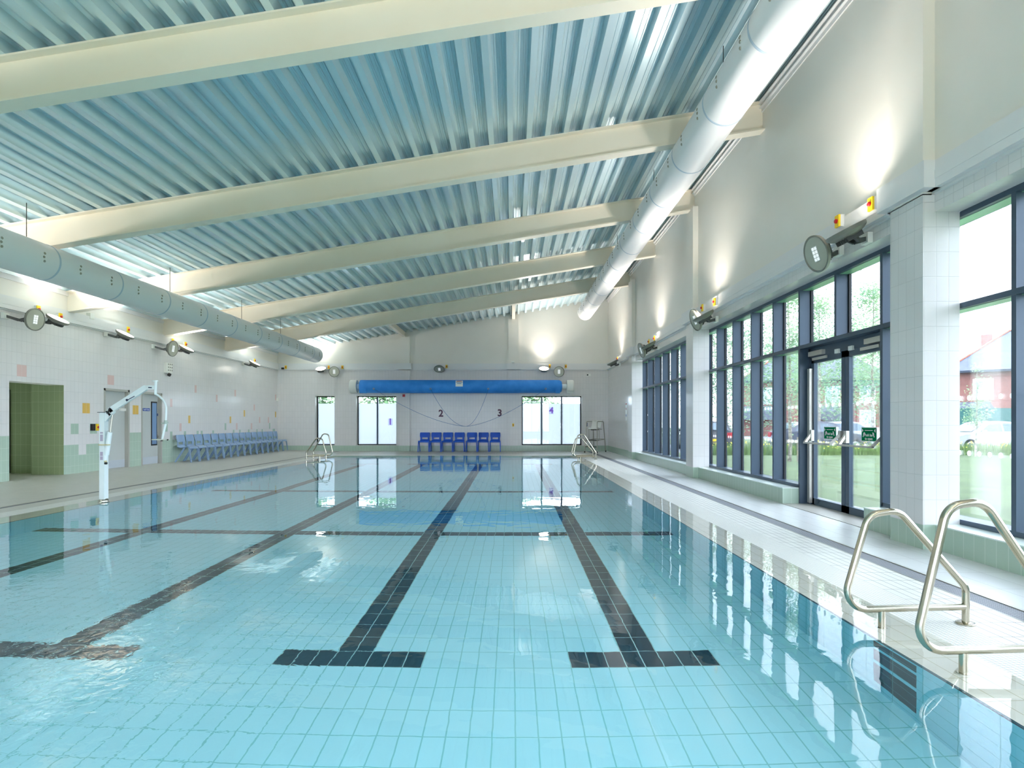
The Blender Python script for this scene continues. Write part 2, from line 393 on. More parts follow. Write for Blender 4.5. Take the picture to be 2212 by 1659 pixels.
# shallow cream rim under a film of water, running up into the ribbed grip tiles
def ring(name, x0,x1,y0,y1, za, X0,X1,Y0,Y1, zb, m):
    b = MB()
    I = [(x0,y0,za),(x1,y0,za),(x1,y1,za),(x0,y1,za)]; O = [(X0,Y0,zb),(X1,Y0,zb),(X1,Y1,zb),(X0,Y1,zb)]
    for k in range(4):
        k2 = (k+1) % 4; b.quad(I[k], I[k2], O[k2], O[k])
    o = b.build(name, m, fixn=False); return structure(o)
GX0, GX1, GY0, GY1 = -7.23, 2.85, -2.78, 23.12
DZ = .018
ring('floor_pool_rim', PX0,PX1,PY0,PY1,-.035, WX0,WX1,WY0,WY1,-.002, ledge_m)
ring('floor_grip_strip', WX0,WX1,WY0,WY1,-.002, GX0,GX1,GY0,GY1, DZ-.002, mosaic)
# decks
RD0, RD1 = 3.28, 3.48; LD0, LD1 = -7.70, -7.57
b = MB(); b.quad((GX1,GY0,DZ-.002),(RD0,GY0,DZ),(RD0,GY1,DZ),(GX1,GY1,DZ-.002)); structure(b.build('floor_deck_strip', strip_m, fixn=False))
b = MB(); b.quad((RD1,YN,DZ),(4.80,YN,DZ),(4.80,YB,DZ),(RD1,YB,DZ)); structure(b.build('floor_deck_right', deck_r, fixn=False))
b = MB()
b.quad((LD1,YN,DZ),(GX0,GY0,DZ-.002),(GX0,GY1,DZ-.002),(LD1,YB,DZ))
b.quad((LD1,YN,DZ),(RD0,YN,DZ),(GX1,GY0,DZ-.002),(GX0,GY0,DZ-.002))
b.quad((GX0,GY1,DZ-.002),(GX1,GY1,DZ-.002),(RD0,YB,DZ),(LD1,YB,DZ))
b.quad((RD0,YN,DZ),(RD0,GY0,DZ),(GX1,GY0,DZ-.002),(RD0,YN,DZ)) if False else None
b.quad((RD0,GY1,DZ),(RD0,YB,DZ),(GX1,GY1,DZ-.002),(GX1,GY1,DZ-.002)) if False else None
b.add([(RD0,GY1,DZ),(RD0,YB,DZ),(GX1,GY1,DZ-.002)], [(0,1,2)]); b.add([(RD0,GY0,DZ),(GX1,GY0,DZ-.002),(RD0,YN,DZ)], [(0,1,2)])
structure(b.build('floor_deck_ends', deck_m, fixn=False))
b = MB()
b.quad((XL,YN,.083),(LD0,YN,DZ),(LD0,YB,DZ),(XL,YB,.083))
b.quad((XL-2.2,11.5,.083),(XL,11.5,.083),(XL,17.6,.083),(XL-2.2,17.6,.083))
structure(b.build('floor_deck_left', deck_m, fixn=False))
for nm, x0, x1, lb in (('right', RD0, RD1, 'long grey slotted drain grate along the right hand deck'), ('left', LD0, LD1, 'thin dark drain grate along the left hand deck')):
    r = empty('drain_channel', ((x0+x1)/2, 11, 0), 0, lb, 'drain')
    b = MB(); b.box(x0+.012, YN+.01, DZ-.03, x1-.012, YB-.01, DZ-.004); b.build('grate', grate_m, r, world=True)
    b = MB(); b.box(x0, YN+.01, DZ-.03, x0+.012, YB-.01, DZ+.001); b.box(x1-.012, YN+.01, DZ-.03, x1, YB-.01, DZ+.001); b.build('frame', steel_b, r, world=True)

# ---- water
b = MB(); nx, ny = 24, 60
b.quad((WX0,WY0,0),(WX1,WY0,0),(WX1,WY1,0),(WX0,WY1,0))
wo = b.build('pool_water', water_m, fixn=False)
tag(wo, 'calm clear turquoise water filling the swimming pool', 'water', kind='stuff')

# ---------------------------------------------------------------- left wall with scattered coloured tiles
openL = [(12.09, 13.56, 2.156), (14.89, 15.89, 2.17), (16.39, 17.37, 2.16)]
def cell(y, z): return (math.floor((y-.025)/.125), math.floor((z-ZR)/.25))
paint = {}
def zpx(u, v, n, m):
    x, y = u/3.456, 600+v/3.456
    Y = F*(-XL)/(CX-x); z = HC+(CY-y)*Y/F
    k = cell(Y, z)
    if n == 1: paint[k] = m
    else:
        k1 = cell(Y-.06, z); paint[k1] = m; paint[(k1[0]+1, k1[1])] = m
for u, v, n in ((158,695,2),(827,763,2),(1456,830,1),(1756,862,1),(1616,900,1),(1273,933,1),(1899,968,1),(1343,1116,1),(1767,1110,1),(1878,1108,1),(1939,1062,1),(2005,1062,1),(2057,892,1)): zpx(u, v, n, 2)
for u, v, n in ((640,974,2),(1012,986,2),(1409,1057,1),(1718,1060,1),(1823,1013,1),(2056,1020,1)): zpx(u, v, n, 3)
for u, v, n in ((555,1128,2),(696,1127,2),(1244,1117,1),(1376,1160,1),(1470,1157,1),(1503,1157,1),(1588,1155,1),(1682,1112,1),(1743,1150,1),(1790,1150,1),(1857,1148,1),(1918,1145,1),(1958,1143,1),(2014,1105,1),(2043,1140,2),(988,1190,2),(1273,1178,1)): zpx(u, v, n, 1)
for u, v, n in ((598,1285,1),(625,1285,1)): zpx(u, v, n, 0)
random.seed(3)
for k in range(-32, 92):                                     # nearer the camera, outside the frame: the same scatter
    for j in range(2, 10):
        if random.random() < .03: paint[(k, j)] = random.choice([1, 2, 3])
zc = [0.0, .0155]+[ZR+.25*k for k in range(14)]; zc = [z for z in zc if z < T0]+[2.156, 2.17, 2.16, T0+.02]
zc = sorted(set(zc)); k0 = math.floor((YN-.025)/.125); ycut = [YN]+[.025+.125*k for k in range(k0+1, 210)]
ycut = sorted(set([y for y in ycut if y < YB]+[YB]+[e for o in openL for e in o[:2]]))
b = MB()
for i in range(len(ycut)-1):
    y0, y1 = ycut[i], ycut[i+1]; ym = (y0+y1)/2
    for j in range(len(zc)-1):
        z0, z1 = zc[j], zc[j+1]; zm = (z0+z1)/2
        if any(o[0] < ym < o[1] and zm < o[2] for o in openL): continue
        k = cell(ym, zm)
        m_ = paint.get(k)
        if m_ is None:
            g = 3 if ym < 12.09 or 15.9 < ym < 16.39 else 2
            if ym > 17.3: g = 2
            m_ = 1 if k[1] < g-0 else 0
        b.quad((XL,y0,z0),(XL,y1,z0),(XL,y1,z1),(XL,y0,z1), m_)
# solid body and reveals
for o in openL:
    d = .42 if o[0] < 13 else .16
    b.quad((XL,o[1],0),(XL-d,o[1],0),(XL-d,o[1],o[2]),(XL,o[1],o[2]), 4 if d > .3 else 5)
    b.quad((XL,o[0],0),(XL-d,o[0],0),(XL-d,o[0],o[2]),(XL,o[0],o[2]), 4 if d > .3 else 5)
    b.quad((XL,o[0],o[2]),(XL-d,o[0],o[2]),(XL-d,o[1],o[2]),(XL,o[1],o[2]), 5)
b.box(XL, YN, T0, XL-.3, YB+.3, zd(XL)+.12, 5)
structure(b.build('wall_left', [white_tile, green_tile, pink_tile, yellow_tile, shower_tile, panel], fixn=False))
b = MB()   # shower lobby behind the opening
b.quad((-11.13,13.97,0),(-12.9,13.97,0),(-12.9,13.97,2.6),(-11.13,13.97,2.6))
b.quad((-10.80,13.56,0),(-11.13,13.56,0),(-11.13,13.56,2.6),(-10.80,13.56,2.6))
b.quad((-11.13,13.56,0),(-11.13,13.97,0),(-11.13,13.97,2.6),(-11.13,13.56,2.6))
b.quad((-12.9,11.0,0),(-12.9,13.97,0),(-12.9,13.97,2.6),(-12.9,11.0,2.6))
b.quad((-12.9,11.0,0),(-10.78,11.0,0),(-10.78,11.0,2.6),(-12.9,11.0,2.6))
b.quad((-10.80,11.0,0),(-10.80,12.09,0),(-10.80,12.09,2.6),(-10.80,11.0,2.6))
b.quad((-12.9,11.0,2.6),(-10.38,11.0,2.6),(-10.38,14,2.6),(-12.9,14,2.6))
structure(b.build('wall_shower_lobby', shower_tile, fixn=False))
# dark door in the lobby
r = structure(empty('door_1', (-12.2, 13.9, .083)))
b = MB(); b.box(-12.7, 13.92, .09, -11.96, 13.965, 2.07); b.build('leaf', dark_room, r, world=True)
b = MB(); b.box(-12.7, 13.90, .09, -11.96, 13.92, .30); b.build('kick_plate', kick_m, r, world=True)
b = MB(); b.box(-12.3, 13.86, 1.20, -11.97, 13.92, 1.28); b.build('door_closer', steel_b, r, world=True)

# grey doors in the left wall
def side_door(n, y0, y1, h, vis):
    r = structure(empty('door_%d' % n, (XL-.1, (y0+y1)/2, .083)))
    xr = XL-.11; fw = .06
    b = MB(); b.box(xr-.02, y0+fw, .085, xr+.02, y1-fw, h-fw); lf = b.build('leaf', door_m, r, world=True)
    b = MB(); b.box(XL-.14, y0, .08, XL+.006, y0+fw, h); b.box(XL-.14, y1-fw, .08, XL+.006, y1, h); b.box(XL-.14, y0, h-fw, XL+.006, y1, h); b.build('door_frame', doorfr_m, r, world=True)
    b = MB(); b.box(xr+.02, y0+fw+.01, .10, xr+.024, y1-fw-.01, .30); b.build('kick_plate', kick_m, r, world=True)
    if vis:
        ya, yb_ = wp(326), wp(336)
        b = MB(); b.box(xr+.018, ya-.03, .62, xr+.03, yb_+.03, 1.90); b.build('vision_panel_frame', black_pl, r, world=True)
        b = MB(); b.box(xr+.028, ya+.005, .66, xr+.034, yb_-.005, 1.86); b.build('vision_panel', mat('vision_glass', (120,150,190), .05, spec=.9), r, world=True)
        ya, yb_ = wp(306.6), wp(321.6)
        b = MB(); b.box(xr+.02, ya, 1.62, xr+.028, yb_, 1.70); sg = b.build('door_sign', mat('sign_blue', (18,66,150), .4), r, world=True)
        text('Staff Only', .07, white_sg, sg, (xr+.0285-r.location.x, (ya+yb_)/2-r.location.y, 1.66-r.location.z), (PI/2, 0, PI/2), 'lettering', .0005)
        b = MB(); b.lathe([(.04, 0), (.04, .006)], (xr+.02, wp(339.3), 1.52), (1,0,0), 20); b.build('round_sign', mat('round_sign_blue', (20,60,140), .4), r, world=True)
        b = MB(); b.box(xr+.02, wp(339)-.03, .83, xr+.03, wp(339)+.03, .93); b.box(xr+.03, wp(339)-.05, .88, xr+.07, wp(339)+.02, .90); b.build('door_handle', steel_b, r, world=True)
    else:
        b = MB(); b.box(xr+.02, wp(256), 1.60, xr+.07, wp(267), 1.67); b.box(xr+.02, wp(268), 1.59, xr+.06, wp(270.5), 1.68, 1); b.build('door_closer', [white_pl, black_pl], r, world=True)
        b = MB(); b.lathe([(.04, 0), (.04, .006)], (xr+.02, y0+.13, 1.66), (1,0,0), 20); b.build('round_sign', mat('round_sign_blue2', (20,60,140), .4), r, world=True)
    return r
def wp(px): return F*10.49/(CX-px)
side_door(2, 14.89, 15.89, 2.17, False)
side_door(3, 16.39, 17.37, 2.16, True)

# ---------------------------------------------------------------- back wall with three windows
backw = [(-8.71, -7.85), (-6.90, -5.12), (.43, 3.09)]; BZ0, BZ1 = .277, 2.46
b = MB(); xs = sorted(set([XL, XR+.3]+[e for o in backw for e in o])); zs = [0, ZR, BZ0, BZ1, T0+.02]
for i in range(len(xs)-1):
    for j in range(len(zs)-1):
        xm, zm = (xs[i]+xs[i+1])/2, (zs[j]+zs[j+1])/2
        if any(o[0] < xm < o[1] for o in backw) and BZ0 < zm < BZ1: continue
        b.quad((xs[i],YB,zs[j]),(xs[i+1],YB,zs[j]),(xs[i+1],YB,zs[j+1]),(xs[i],YB,zs[j+1]), 1 if zm < ZR else 0)
for x0, x1 in backw:
    D = YB+.34
    b.quad((x0,YB,BZ0),(x0,D,BZ0),(x0,D,BZ1),(x0,YB,BZ1), 2); b.quad((x1,YB,BZ0),(x1,D,BZ0),(x1,D,BZ1),(x1,YB,BZ1), 2)
    b.quad((x0,YB,BZ1),(x1,YB,BZ1),(x1,D,BZ1),(x0,D,BZ1), 2); b.quad((x0,YB,BZ0),(x1,YB,BZ0),(x1,D,BZ0),(x0,D,BZ0), 2)
# upper panel following the roof
b.prism([(XL-.3, T0), (XR+.3, T0), (XR+.3, zd(XR+.3)+.12), (XL-.3, zd(XL-.3)+.12)], lambda u, v, w_: (u, w_, v), YB, YB+.3, 2)
structure(b.build('wall_back', [white_tile, green_tile, panel], fixn=False))
def back_window(n, x0, x1, muls, yf=26.16):
    r = structure(empty('window_%d' % n, ((x0+x1)/2, yf, BZ0)))
    t = .045; b = MB()
    b.box(x0,yf,BZ0,x0+t,yf+.06,BZ1); b.box(x1-t,yf,BZ0,x1,yf+.06,BZ1); b.box(x0,yf,BZ0,x1,yf+.06,BZ0+t); b.box(x0,yf,BZ1-t,x1,yf+.06,BZ1)
    b.build('window_frame', frame_d, r, world=True)
    for m_ in muls:
        b = MB(); b.box(m_-.035,yf-.01,BZ0+t,m_+.035,yf+.07,BZ1-t); b.build('mullion', frame_m, r, world=True)
    e = [x0]+muls+[x1]
    for i in range(len(e)-1):
        b = MB(); b.box(e[i]+.04,yf+.028,BZ0+t,e[i+1]-.04,yf+.034,BZ1-t); b.build('pane', glass, r, world=True)
        b = MB(); b.box(e[i]+.04,yf+.036,BZ0+t,e[i+1]-.04,yf+.040,2.13); b.build('privacy_film', film, r, world=True)
    return r
back_window(1, -8.71, -7.85, [])
w2 = back_window(2, -6.90, -5.12, [-6.01])
w3 = back_window(3, .43, 3.09, [(1169.9-CX)*26.16/F, (1213-CX)*26.16/F])
# outside sill of the two left windows: white jamb trims seen through the glass
for n_, (x0, x1) in enumerate(((-8.71,-7.85),(-6.90,-6.01),(-6.01,-5.12))):
    pass
# columns on the back wall
for k, (x0, x1) in enumerate(((-4.99, -4.50), (-.16, .31))):
    b = MB(); b.box(x0, YB-.12, 0, x1, YB, ZR, 1); b.box(x0, YB-.12, ZR, x1, YB, T0+.02, 0); b.box(x0, YB-.12, T0, x1, YB, zd((x0+x1)/2)-.19, 2)
    structure(b.build('pillar_back', [white_tile, green_tile, panel]))

# ---------------------------------------------------------------- right wall with curtain walling
bays = [(14.0-.07, 20.20, 'far'), (6.41, 13.40, 'mid'), (-1.25, 5.90, 'near')]
piers = [(20.24, 20.82), (13.40, 13.93), (5.90, 6.41), (-1.75, -1.25)]
b = MB()
# face in the wall plane: solid part past the far pier, heads, sills
def rwall(y0, y1, z0, z1, X=XR):
    if z0 < ZR < z1:
        b.quad((X,y0,z0),(X,y1,z0),(X,y1,ZR),(X,y0,ZR),1); z0 = ZR
    b.quad((X,y0,z0),(X,y1,z0),(X,y1,z1),(X,y0,z1), 1 if z1 <= ZR+.001 else 0)
rwall(20.24, YB, 0, T0+.02); b.quad((XF,-1.7,ZH),(XF+.25,-1.7,ZH),(XF+.25,20.5,ZH),(XF,20.5,ZH), 0); rwall(YN, -1.7, 0, T0+.02)
for y0, y1, _ in bays:
    rwall(y0, y1, ZH, T0+.02)
    b.quad((XR,y0,ZH),(XR,y1,ZH),(XF+.25,y1,ZH),(XF+.25,y0,ZH), 0)
# upper panel
b.box(XR, YN, T0, XR+.5, YB+.3, zd(XR)+.5, 2)
b.quad((XF,20.46,0),(XF+.3,20.46,0),(XF+.3,20.46,ZH+.1),(XF,20.46,ZH+.1), 0)
structure(b.build('wall_right', [white_tile, green_tile, panel], fixn=False))
for y0, y1 in piers:
    b = MB(); b.box(XP, y0, 0, XF-.004, y1, ZR, 1); b.box(XP, y0, ZR, XF-.004, y1, T0+.01, 0)
    b.box(XP, y0, T0, XR+.02, y1, (zd(XP)-.46) , 2)
    structure(b.build('pillar_right', [white_tile, green_tile, panel]))
# low tiled sill walls
sill_top = mat('pale_sill_tile', (214,226,220), .2)
def sill(y0, y1, name='trim_sill'):
    b = MB(); b.box(XR, y0, 0, XF+.02, y1, ZTOP-.012, 0); b.box(XR-.004, y0, ZTOP-.012, XF+.02, y1, ZTOP, 1)
    structure(b.build(name, [green_tile, sill_top]))
sill(13.93, 20.24); sill(9.22, 13.40); sill(6.41, 7.09); sill(-1.25, 5.90)
# skirt: back wall skirting bead
def fin(b, y, z0, z1, wd=.052): b.box(XF, y-wd/2, z0, XF+.215, y+wd/2, z1)
def curtain(n, y0, y1, fins, door=None):
    r = structure(empty('window_%d' % n, (XF, (y0+y1)/2, ZTOP)))
    XG = XF+.215
    b = MB(); b.box(XF, y0, ZH-.055, XG, y1, ZH)
    b.box(XF, y0, ZTOP, XG, (door[0] if door else y1), ZTOP+.05)
    if door: b.box(XF, door[1], ZTOP, XG, y1, ZTOP+.05)
    b.box(XF, y0, ZTOP, XG, y0+.05, ZH); b.box(XF, y1-.05, ZTOP, XG, y1, ZH)
    b.build('window_frame', frame_m, r, world=True)
    b = MB(); b.box(XF-.003, y0, 2.445, XG-.004, y1, 2.50); b.build('transom', frame_m, r, world=True)
    for f in fins:
        up = door and door[0] < f < door[1]
        b = MB(); fin(b, f, 2.50 if up else (0.02 if door and f in door else ZTOP+.05), ZH-.055); b.build('mullion', frame_m, r, world=True)
    e = [y0+.05]+sorted(fins)+[y1-.05]
    for i in range(len(e)-1):
        a, c = e[i]+.02, e[i+1]-.02
        up = door and door[0]-.01 < (a+c)/2 < door[1]+.01
        for z0, z1 in (((2.5, ZH-.055),) if up else ((ZTOP+.05, 2.445), (2.5, ZH-.055))):
            b = MB(); b.box(XG-.02, a, z0, XG-.012, c, z1); b.build('pane', glass, r, world=True)
            b = MB(); b.box(XG-.05, a, z0, XG-.02, a+.03, z1); b.box(XG-.05, c-.03, z0, XG-.02, c, z1); b.build('bead', frame_d, r, world=True)
            b = MB(); b.box(XF+.05, a, z1-.004, XG-.02, c, z1-.001); b.build('lawn_bounce_strip', lawn_bounce, r, world=True)  # added strip painted as lawn light reflected on the frame underside
        if not up:
            b = MB()
            for z in (1.55, .98):
                y = a+.09
                while y < c-.04:
                    b.lathe([(.028, 0), (.028, .001)], (XG-.022, y, z), (-1,0,0), 12); y += .13
            if b.v: b.build('visibility_dots', dots_m, r, world=True)
    return r
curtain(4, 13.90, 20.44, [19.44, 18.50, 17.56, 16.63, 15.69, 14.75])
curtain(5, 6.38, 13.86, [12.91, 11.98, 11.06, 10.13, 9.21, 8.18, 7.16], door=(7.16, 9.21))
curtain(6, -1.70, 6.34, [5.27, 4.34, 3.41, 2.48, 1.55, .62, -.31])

# glazed double door
XD = 4.66
def leaf(n, y0, y1, hinge_far, sign_y):
    r = structure(empty('door_%d' % n, (XD, (y0+y1)/2, .02)))
    s_ = .085; b = MB()
    b.box(XD, y0, .03, XD+.055, y0+s_, 2.30); b.box(XD, y1-s_, .03, XD+.055, y1, 2.30); b.box(XD, y0, .03, XD+.055, y1, .13); b.box(XD, y0, 2.21, XD+.055, y1, 2.30)
    b.build('door_frame', frame_m, r, world=True)
    b = MB(); b.box(XD+.022, y0+s_, .13, XD+.03, y1-s_, 2.21); b.build('pane', glass, r, world=True)
    b = MB()
    for z in (1.55, .985):
        for k in range(4): b.lathe([(.03, 0), (.03, .001)], (XD+.020, y0+.17+k*.175, z), (-1,0,0), 14)
    b.build('visibility_dots', dots_m, r, world=True)
    # push bar
    zb = 1.03; b = MB()
    for y in (y0+.06, y1-.06): b.box(XD-.045, y-.03, zb-.02, XD, y+.03, zb+.15)
    pb = b.build('push_bar', sil_m, r, world=True)
    b = MB()
    b.bar((XD-.03, y0+.06, zb+.10), (XD-.15, y0+.10, zb-.04), .03, .035); b.bar((XD-.03, y1-.06, zb+.10), (XD-.15, y1-.10, zb-.04), .03, .035)
    b.bar((XD-.15, y0+.08, zb-.045), (XD-.15, y1-.08, zb-.045), .032, .026)
    bb = b.build('bar', sil_m, pb); bb.data.transform(Matrix.Translation(-r.location))
    # sign on the glass
    ys = sign_y; W2 = .155; b = MB(); b.box(XD+.010, ys-W2-.01, 1.045, XD+.016, ys+W2+.01, 1.235, 1); b.box(XD+.006, ys-W2, 1.055, XD+.011, ys+W2, 1.225, 0)
    sg = b.build('push_bar_sign', [green_sg, white_sg], r, world=True)
    R = (PI/2, 0, -PI/2)
    def L(y, z): return (XD+.0055-r.location.x, y-r.location.y, z-r.location.z)
    text('Push bar', .052, white_sg, sg, L(ys, 1.130), R, 'lettering', .0005, .0008); text('to open', .052, white_sg, sg, L(ys, 1.083), R, 'lettering', .0005, .0008)
    b = MB(); X_ = XD+.0045
    b.box(X_, ys-.085, 1.188, X_+.001, ys+.085, 1.196)
    for sgn in (-1, 1):
        b.add([(X_, ys+sgn*.145, 1.215), (X_, ys+sgn*.145, 1.165), (X_, ys+sgn*.112, 1.190)], [(0,1,2)])
        b.bar((X_, ys+sgn*.098, 1.160), (X_, ys+sgn*.112, 1.135), .001, .02, up=(0,0,1)); b.bar((X_, ys+sgn*.085, 1.165), (X_, ys+sgn*.122, 1.105), .001, .016, up=(0,0,1))
    b.build('pictogram', white_sg, sg, fixn=False).data.transform(Matrix.Translation(-r.location))
    # closer
    cy0 = y1-.42 if hinge_far else y0+.02
    b = MB(); b.box(XD-.06, cy0, 2.315, XD, cy0+.40, 2.385); b.box(XD-.05, cy0-.10*(1 if hinge_far else -1), 2.245, XD-.03, cy0+.40-.10*(1 if hinge_far else -1), 2.285); b.build('door_closer', sil_m, r, world=True)
    yl = y0+.16 if hinge_far else y1-.16
    b = MB(); b.box(XD-.03, yl-.05, 2.285, XD, yl+.05, 2.345); b.build('door_contact', white_pl, r, world=True)
    return r
d4 = leaf(4, 8.20, 9.12, True, 8.60)
b = MB(); b.box(XD-.05, 9.075, .05, XD-.005, 9.145, 2.13); b.build('finger_guard', sil_m, d4, world=True)
leaf(5, 7.24, 8.18, False, 7.66)
b = MB(); b.box(XD-.005, 7.16, 2.30, XD+.06, 9.21, 2.45); b.box(XD-.005, 9.13, 0.02, XD+.06, 9.21, 2.45); b.box(XD-.005, 7.16, .02, XD+.06, 7.235, 2.45)
structure(b.build('trim_door_header', frame_m))
b = MB(); b.box(XR-.02, 7.10, .0, XF+.3, 9.20, .024); structure(b.build('trim_threshold', doorfr_m))

# near wall behind the camera; its unseen windows are added to light the hall
b = MB(); nw = [(-9.2, -5.6), (-4.4, -.8), (.2, 3.6)]; xs_ = sorted([XL-.3, XR+.3]+[e for o in nw for e in o])
b.box(XL-.3, YN-.2, -.1, XR+.3, YN, ZTOP); b.box(XL-.3, YN-.2, ZH, XR+.3, YN, 6.9)
for i in range(0, len(xs_)-1, 2): b.box(xs_[i], YN-.2, ZTOP, xs_[i+1], YN, ZH)
structure(b.build('wall_near', panel))
for k, (x0, x1) in enumerate(nw):
    r = structure(empty('window_%d' % (7+k), ((x0+x1)/2, YN-.1, ZTOP)))
    b = MB(); b.box(x0, YN-.13, ZTOP, x1, YN-.05, ZTOP+.05); b.box(x0, YN-.13, ZH-.05, x1, YN-.05, ZH)
    for t in range(5): x = x0+(x1-x0-.05)*t/4; b.box(x, YN-.13, ZTOP, x+.05, YN-.05, ZH)
    b.build('window_frame', frame_m, r, world=True)
    b = MB(); b.box(x0, YN-.10, ZTOP, x1, YN-.094, ZH); b.build('pane', glass, r, world=True)

# ---------------------------------------------------------------- trunking round the hall
def trunk(name, x0, y0, x1, y1):
    b = MB(); b.box(x0, y0, T0+.045, x1, y1, T1, 0)
    if abs(x1-x0) < abs(y1-y0):
        s_ = .012 if x0 < 0 else -.012
        b.box(min(x0,x1), y0, T0+.125, max(x0,x1)+(0), y1, T0+.13, 0)
    structure(b.build(name, [trunk_m]))
for nm, xa, xb_ in (('left', XL, XL+.085), ('right', XR-.085, XR)):
    b = MB()
    if nm == 'left': b.box(xa, YN+.01, T0+.03, xb_, YB-.0, T1); b.box(xa, YN+.01, T0, xb_-.055, YB, T0+.03); b.box(xb_, YN+.01, T0+.115, xb_+.004, YB, T0+.20)
    else:
        b.box(xa, YN+.01, T0+.03, xb_, YB, T1); b.box(xa+.055, YN+.01, T0, xb_, YB, T0+.03); b.box(xa-.004, YN+.01, T0+.115, xa, YB, T0+.20)
        for y0, y1 in piers: b.box(XP-.075, y0-.12, T0+.03, xb_, y1+.12, T1+.005)
    structure(b.build('trim_trunking_%s' % nm, trunk_m))
b = MB(); b.box(XL+.075, YB-.075, T0+.03, XR-.075, YB, T1); b.box(XL+.05, YB-.045, T0, XR-.05, YB, T0+.03); b.box(XL+.08, YB-.079, T0+.115, XR-.08, YB-.075, T0+.20)
for x0, x1 in ((-4.99, -4.50), (-.16, .31)): b.box(x0-.08, YB-.19, T0+.035, x1+.08, YB, T1+.005)
structure(b.build('trim_trunking_back', trunk_m))

# ---------------------------------------------------------------- roof deck and steel
b = MB(); prof = []; p = .3135; x = XL-.35; dp = .115
while x < XR+.6:
    for dx, dz in ((0,0),(.086,0),(.116,dp),(.150,dp),(.158,dp-.010),(.174,dp-.010),(.182,dp),(.218,dp),(.226,dp-.010),(.242,dp-.010),(.250,dp),(.2835,dp)):
        prof.append((x+dx, zd(x+dx)+dz))
    x += p
P = [(u, YN-.2, v) for u, v in prof]+[(u, YB+.1, v) for u, v in prof]; n = len(prof)
b.add(P, [(i, i+1, n+i+1, n+i) for i in range(n-1)])
b.quad((XL-.5,YN-.3,zd(XL-.5)+.16),(XR+.7,YN-.3,zd(XR+.7)+.16),(XR+.7,YB+.4,zd(XR+.7)+.16),(XL-.5,YB+.4,zd(XL-.5)+.16))
structure(b.build('ceiling', ceil_m, fixn=False))
def roof_beam(y, k):
    b = MB(); x0, x1 = XL+.0, XR-.0; bz = .49
    def pr(ya, yb_, za, zb):
        b.add([(x0,ya,zd(x0)-za),(x1,ya,zd(x1)-za),(x1,yb_,zd(x1)-za),(x0,yb_,zd(x0)-za),(x0,ya,zd(x0)-zb),(x1,ya,zd(x1)-zb),(x1,yb_,zd(x1)-zb),(x0,yb_,zd(x0)-zb)],
              [(0,3,2,1),(4,5,6,7),(0,1,5,4),(1,2,6,5),(2,3,7,6),(3,0,4,7)])
    pr(y, y+.2, .022, 0); pr(y, y+.2, bz, bz-.022); pr(y+.094, y+.106, bz-.02, .02)
    return structure(b.build('beam', beam_m))
for k, y in enumerate((-1.2, 2.45, 6.14, 9.86, 13.58, 17.33, 21.05)): roof_beam(y, k)
for x in (-4.75, .07):
    b = MB(); z = zd(x)
    b.box(x-.065, 21.2, z-.20, x+.065, YB, z-.188); b.box(x-.065, 21.2, z-.012, x+.065, YB, z); b.box(x-.005, 21.2, z-.19, x+.005, YB, z-.01)
    structure(b.build('beam_tie', beam_m))
b = MB(); z = zd(XR)
b.box(XR-.02, YN, z-.16, XR, YB, z+.02); b.box(XR-.10, YN, z-.035, XR, YB, z-.02); b.box(XR-.06, YN, z-.10, XR, YB, z-.085); structure(b.build('trim_eaves_right', trunk_m))
b = MB(); z = zd(XL); b.box(XL, YN, z-.10, XL+.03, YB, z+.03); structure(b.build('trim_eaves_left', trunk_m))

# ---------------------------------------------------------------- round air ducts
def duct(xc_, zc_, r, y1, side, rods, nz_y, label, y0=-3.6, nang=0):
    root = empty('air_duct', (xc_, 10, zc_-r), 0, label, 'air duct')
    b = MB(); b.lathe([(r*.97, 0), (r, .02), (r, y1-y0-.03), (r*.96, y1-y0)], (xc_, y0, zc_), (0,1,0), 56); b.build('duct_body', duct_m, root, world=True)
    y = y0+.8
    while y < y1-.3:
        b = MB(); b.lathe([(r+.002, 0), (r+.006, .01), (r+.006, .03), (r+.002, .04)], (xc_, y, zc_), (0,1,0), 56, caps=False); y += 1.55
        b.build('seam', duct_s, root, world=True)
    rest = MB(); y = nz_y
    while y < y1-.1:
        for sd in (-1, 1):
            for j, a in enumerate((-14, -2, 10)):
                t = math.radians(a+nang); dv = Vector((sd*math.cos(t), 0, math.sin(t)))
                b = MB() if sd == -side else rest
                b.lathe([(.021, 0), (.019, .010), (.013, .014)], Vector((xc_, y+(.02 if j != 1 else 0), zc_))+dv*(r-.002), dv, 10)
                if b is not rest: b.build('air_nozzle', hole_m, root, world=True)
        y += .78
    tag(rest.build('air_nozzles_far_side', hole_m, root, world=True), kind='stuff')
    b = MB(); b.box(xc_-.008, y0, zc_+r-.004, xc_+.008, y1-.02, zc_+r+.014); b.build('support_rail', steel_b, root, world=True)
    for y in rods:
        b = MB(); b.cyl((xc_, y, zc_+r), (xc_, y, zd(xc_)+.01), .006, n=6); b.build('hanger_rod', black_pl, root, world=True)
    return root
duct(2.93, 5.69, .303, 23.5, 1, [4.5, 8.12, 12.1, 16.3, 20.6, 22.9], .5, 'long round white ventilation duct hung below the high side of the roof')
duct(-7.71, 3.93, .295, 23.0, -1, [5.0, 9.3, 13.2, 16.7, 19.5, 21.4, 22.7], .7, 'long round grey ventilation duct hung over the left hand deck')

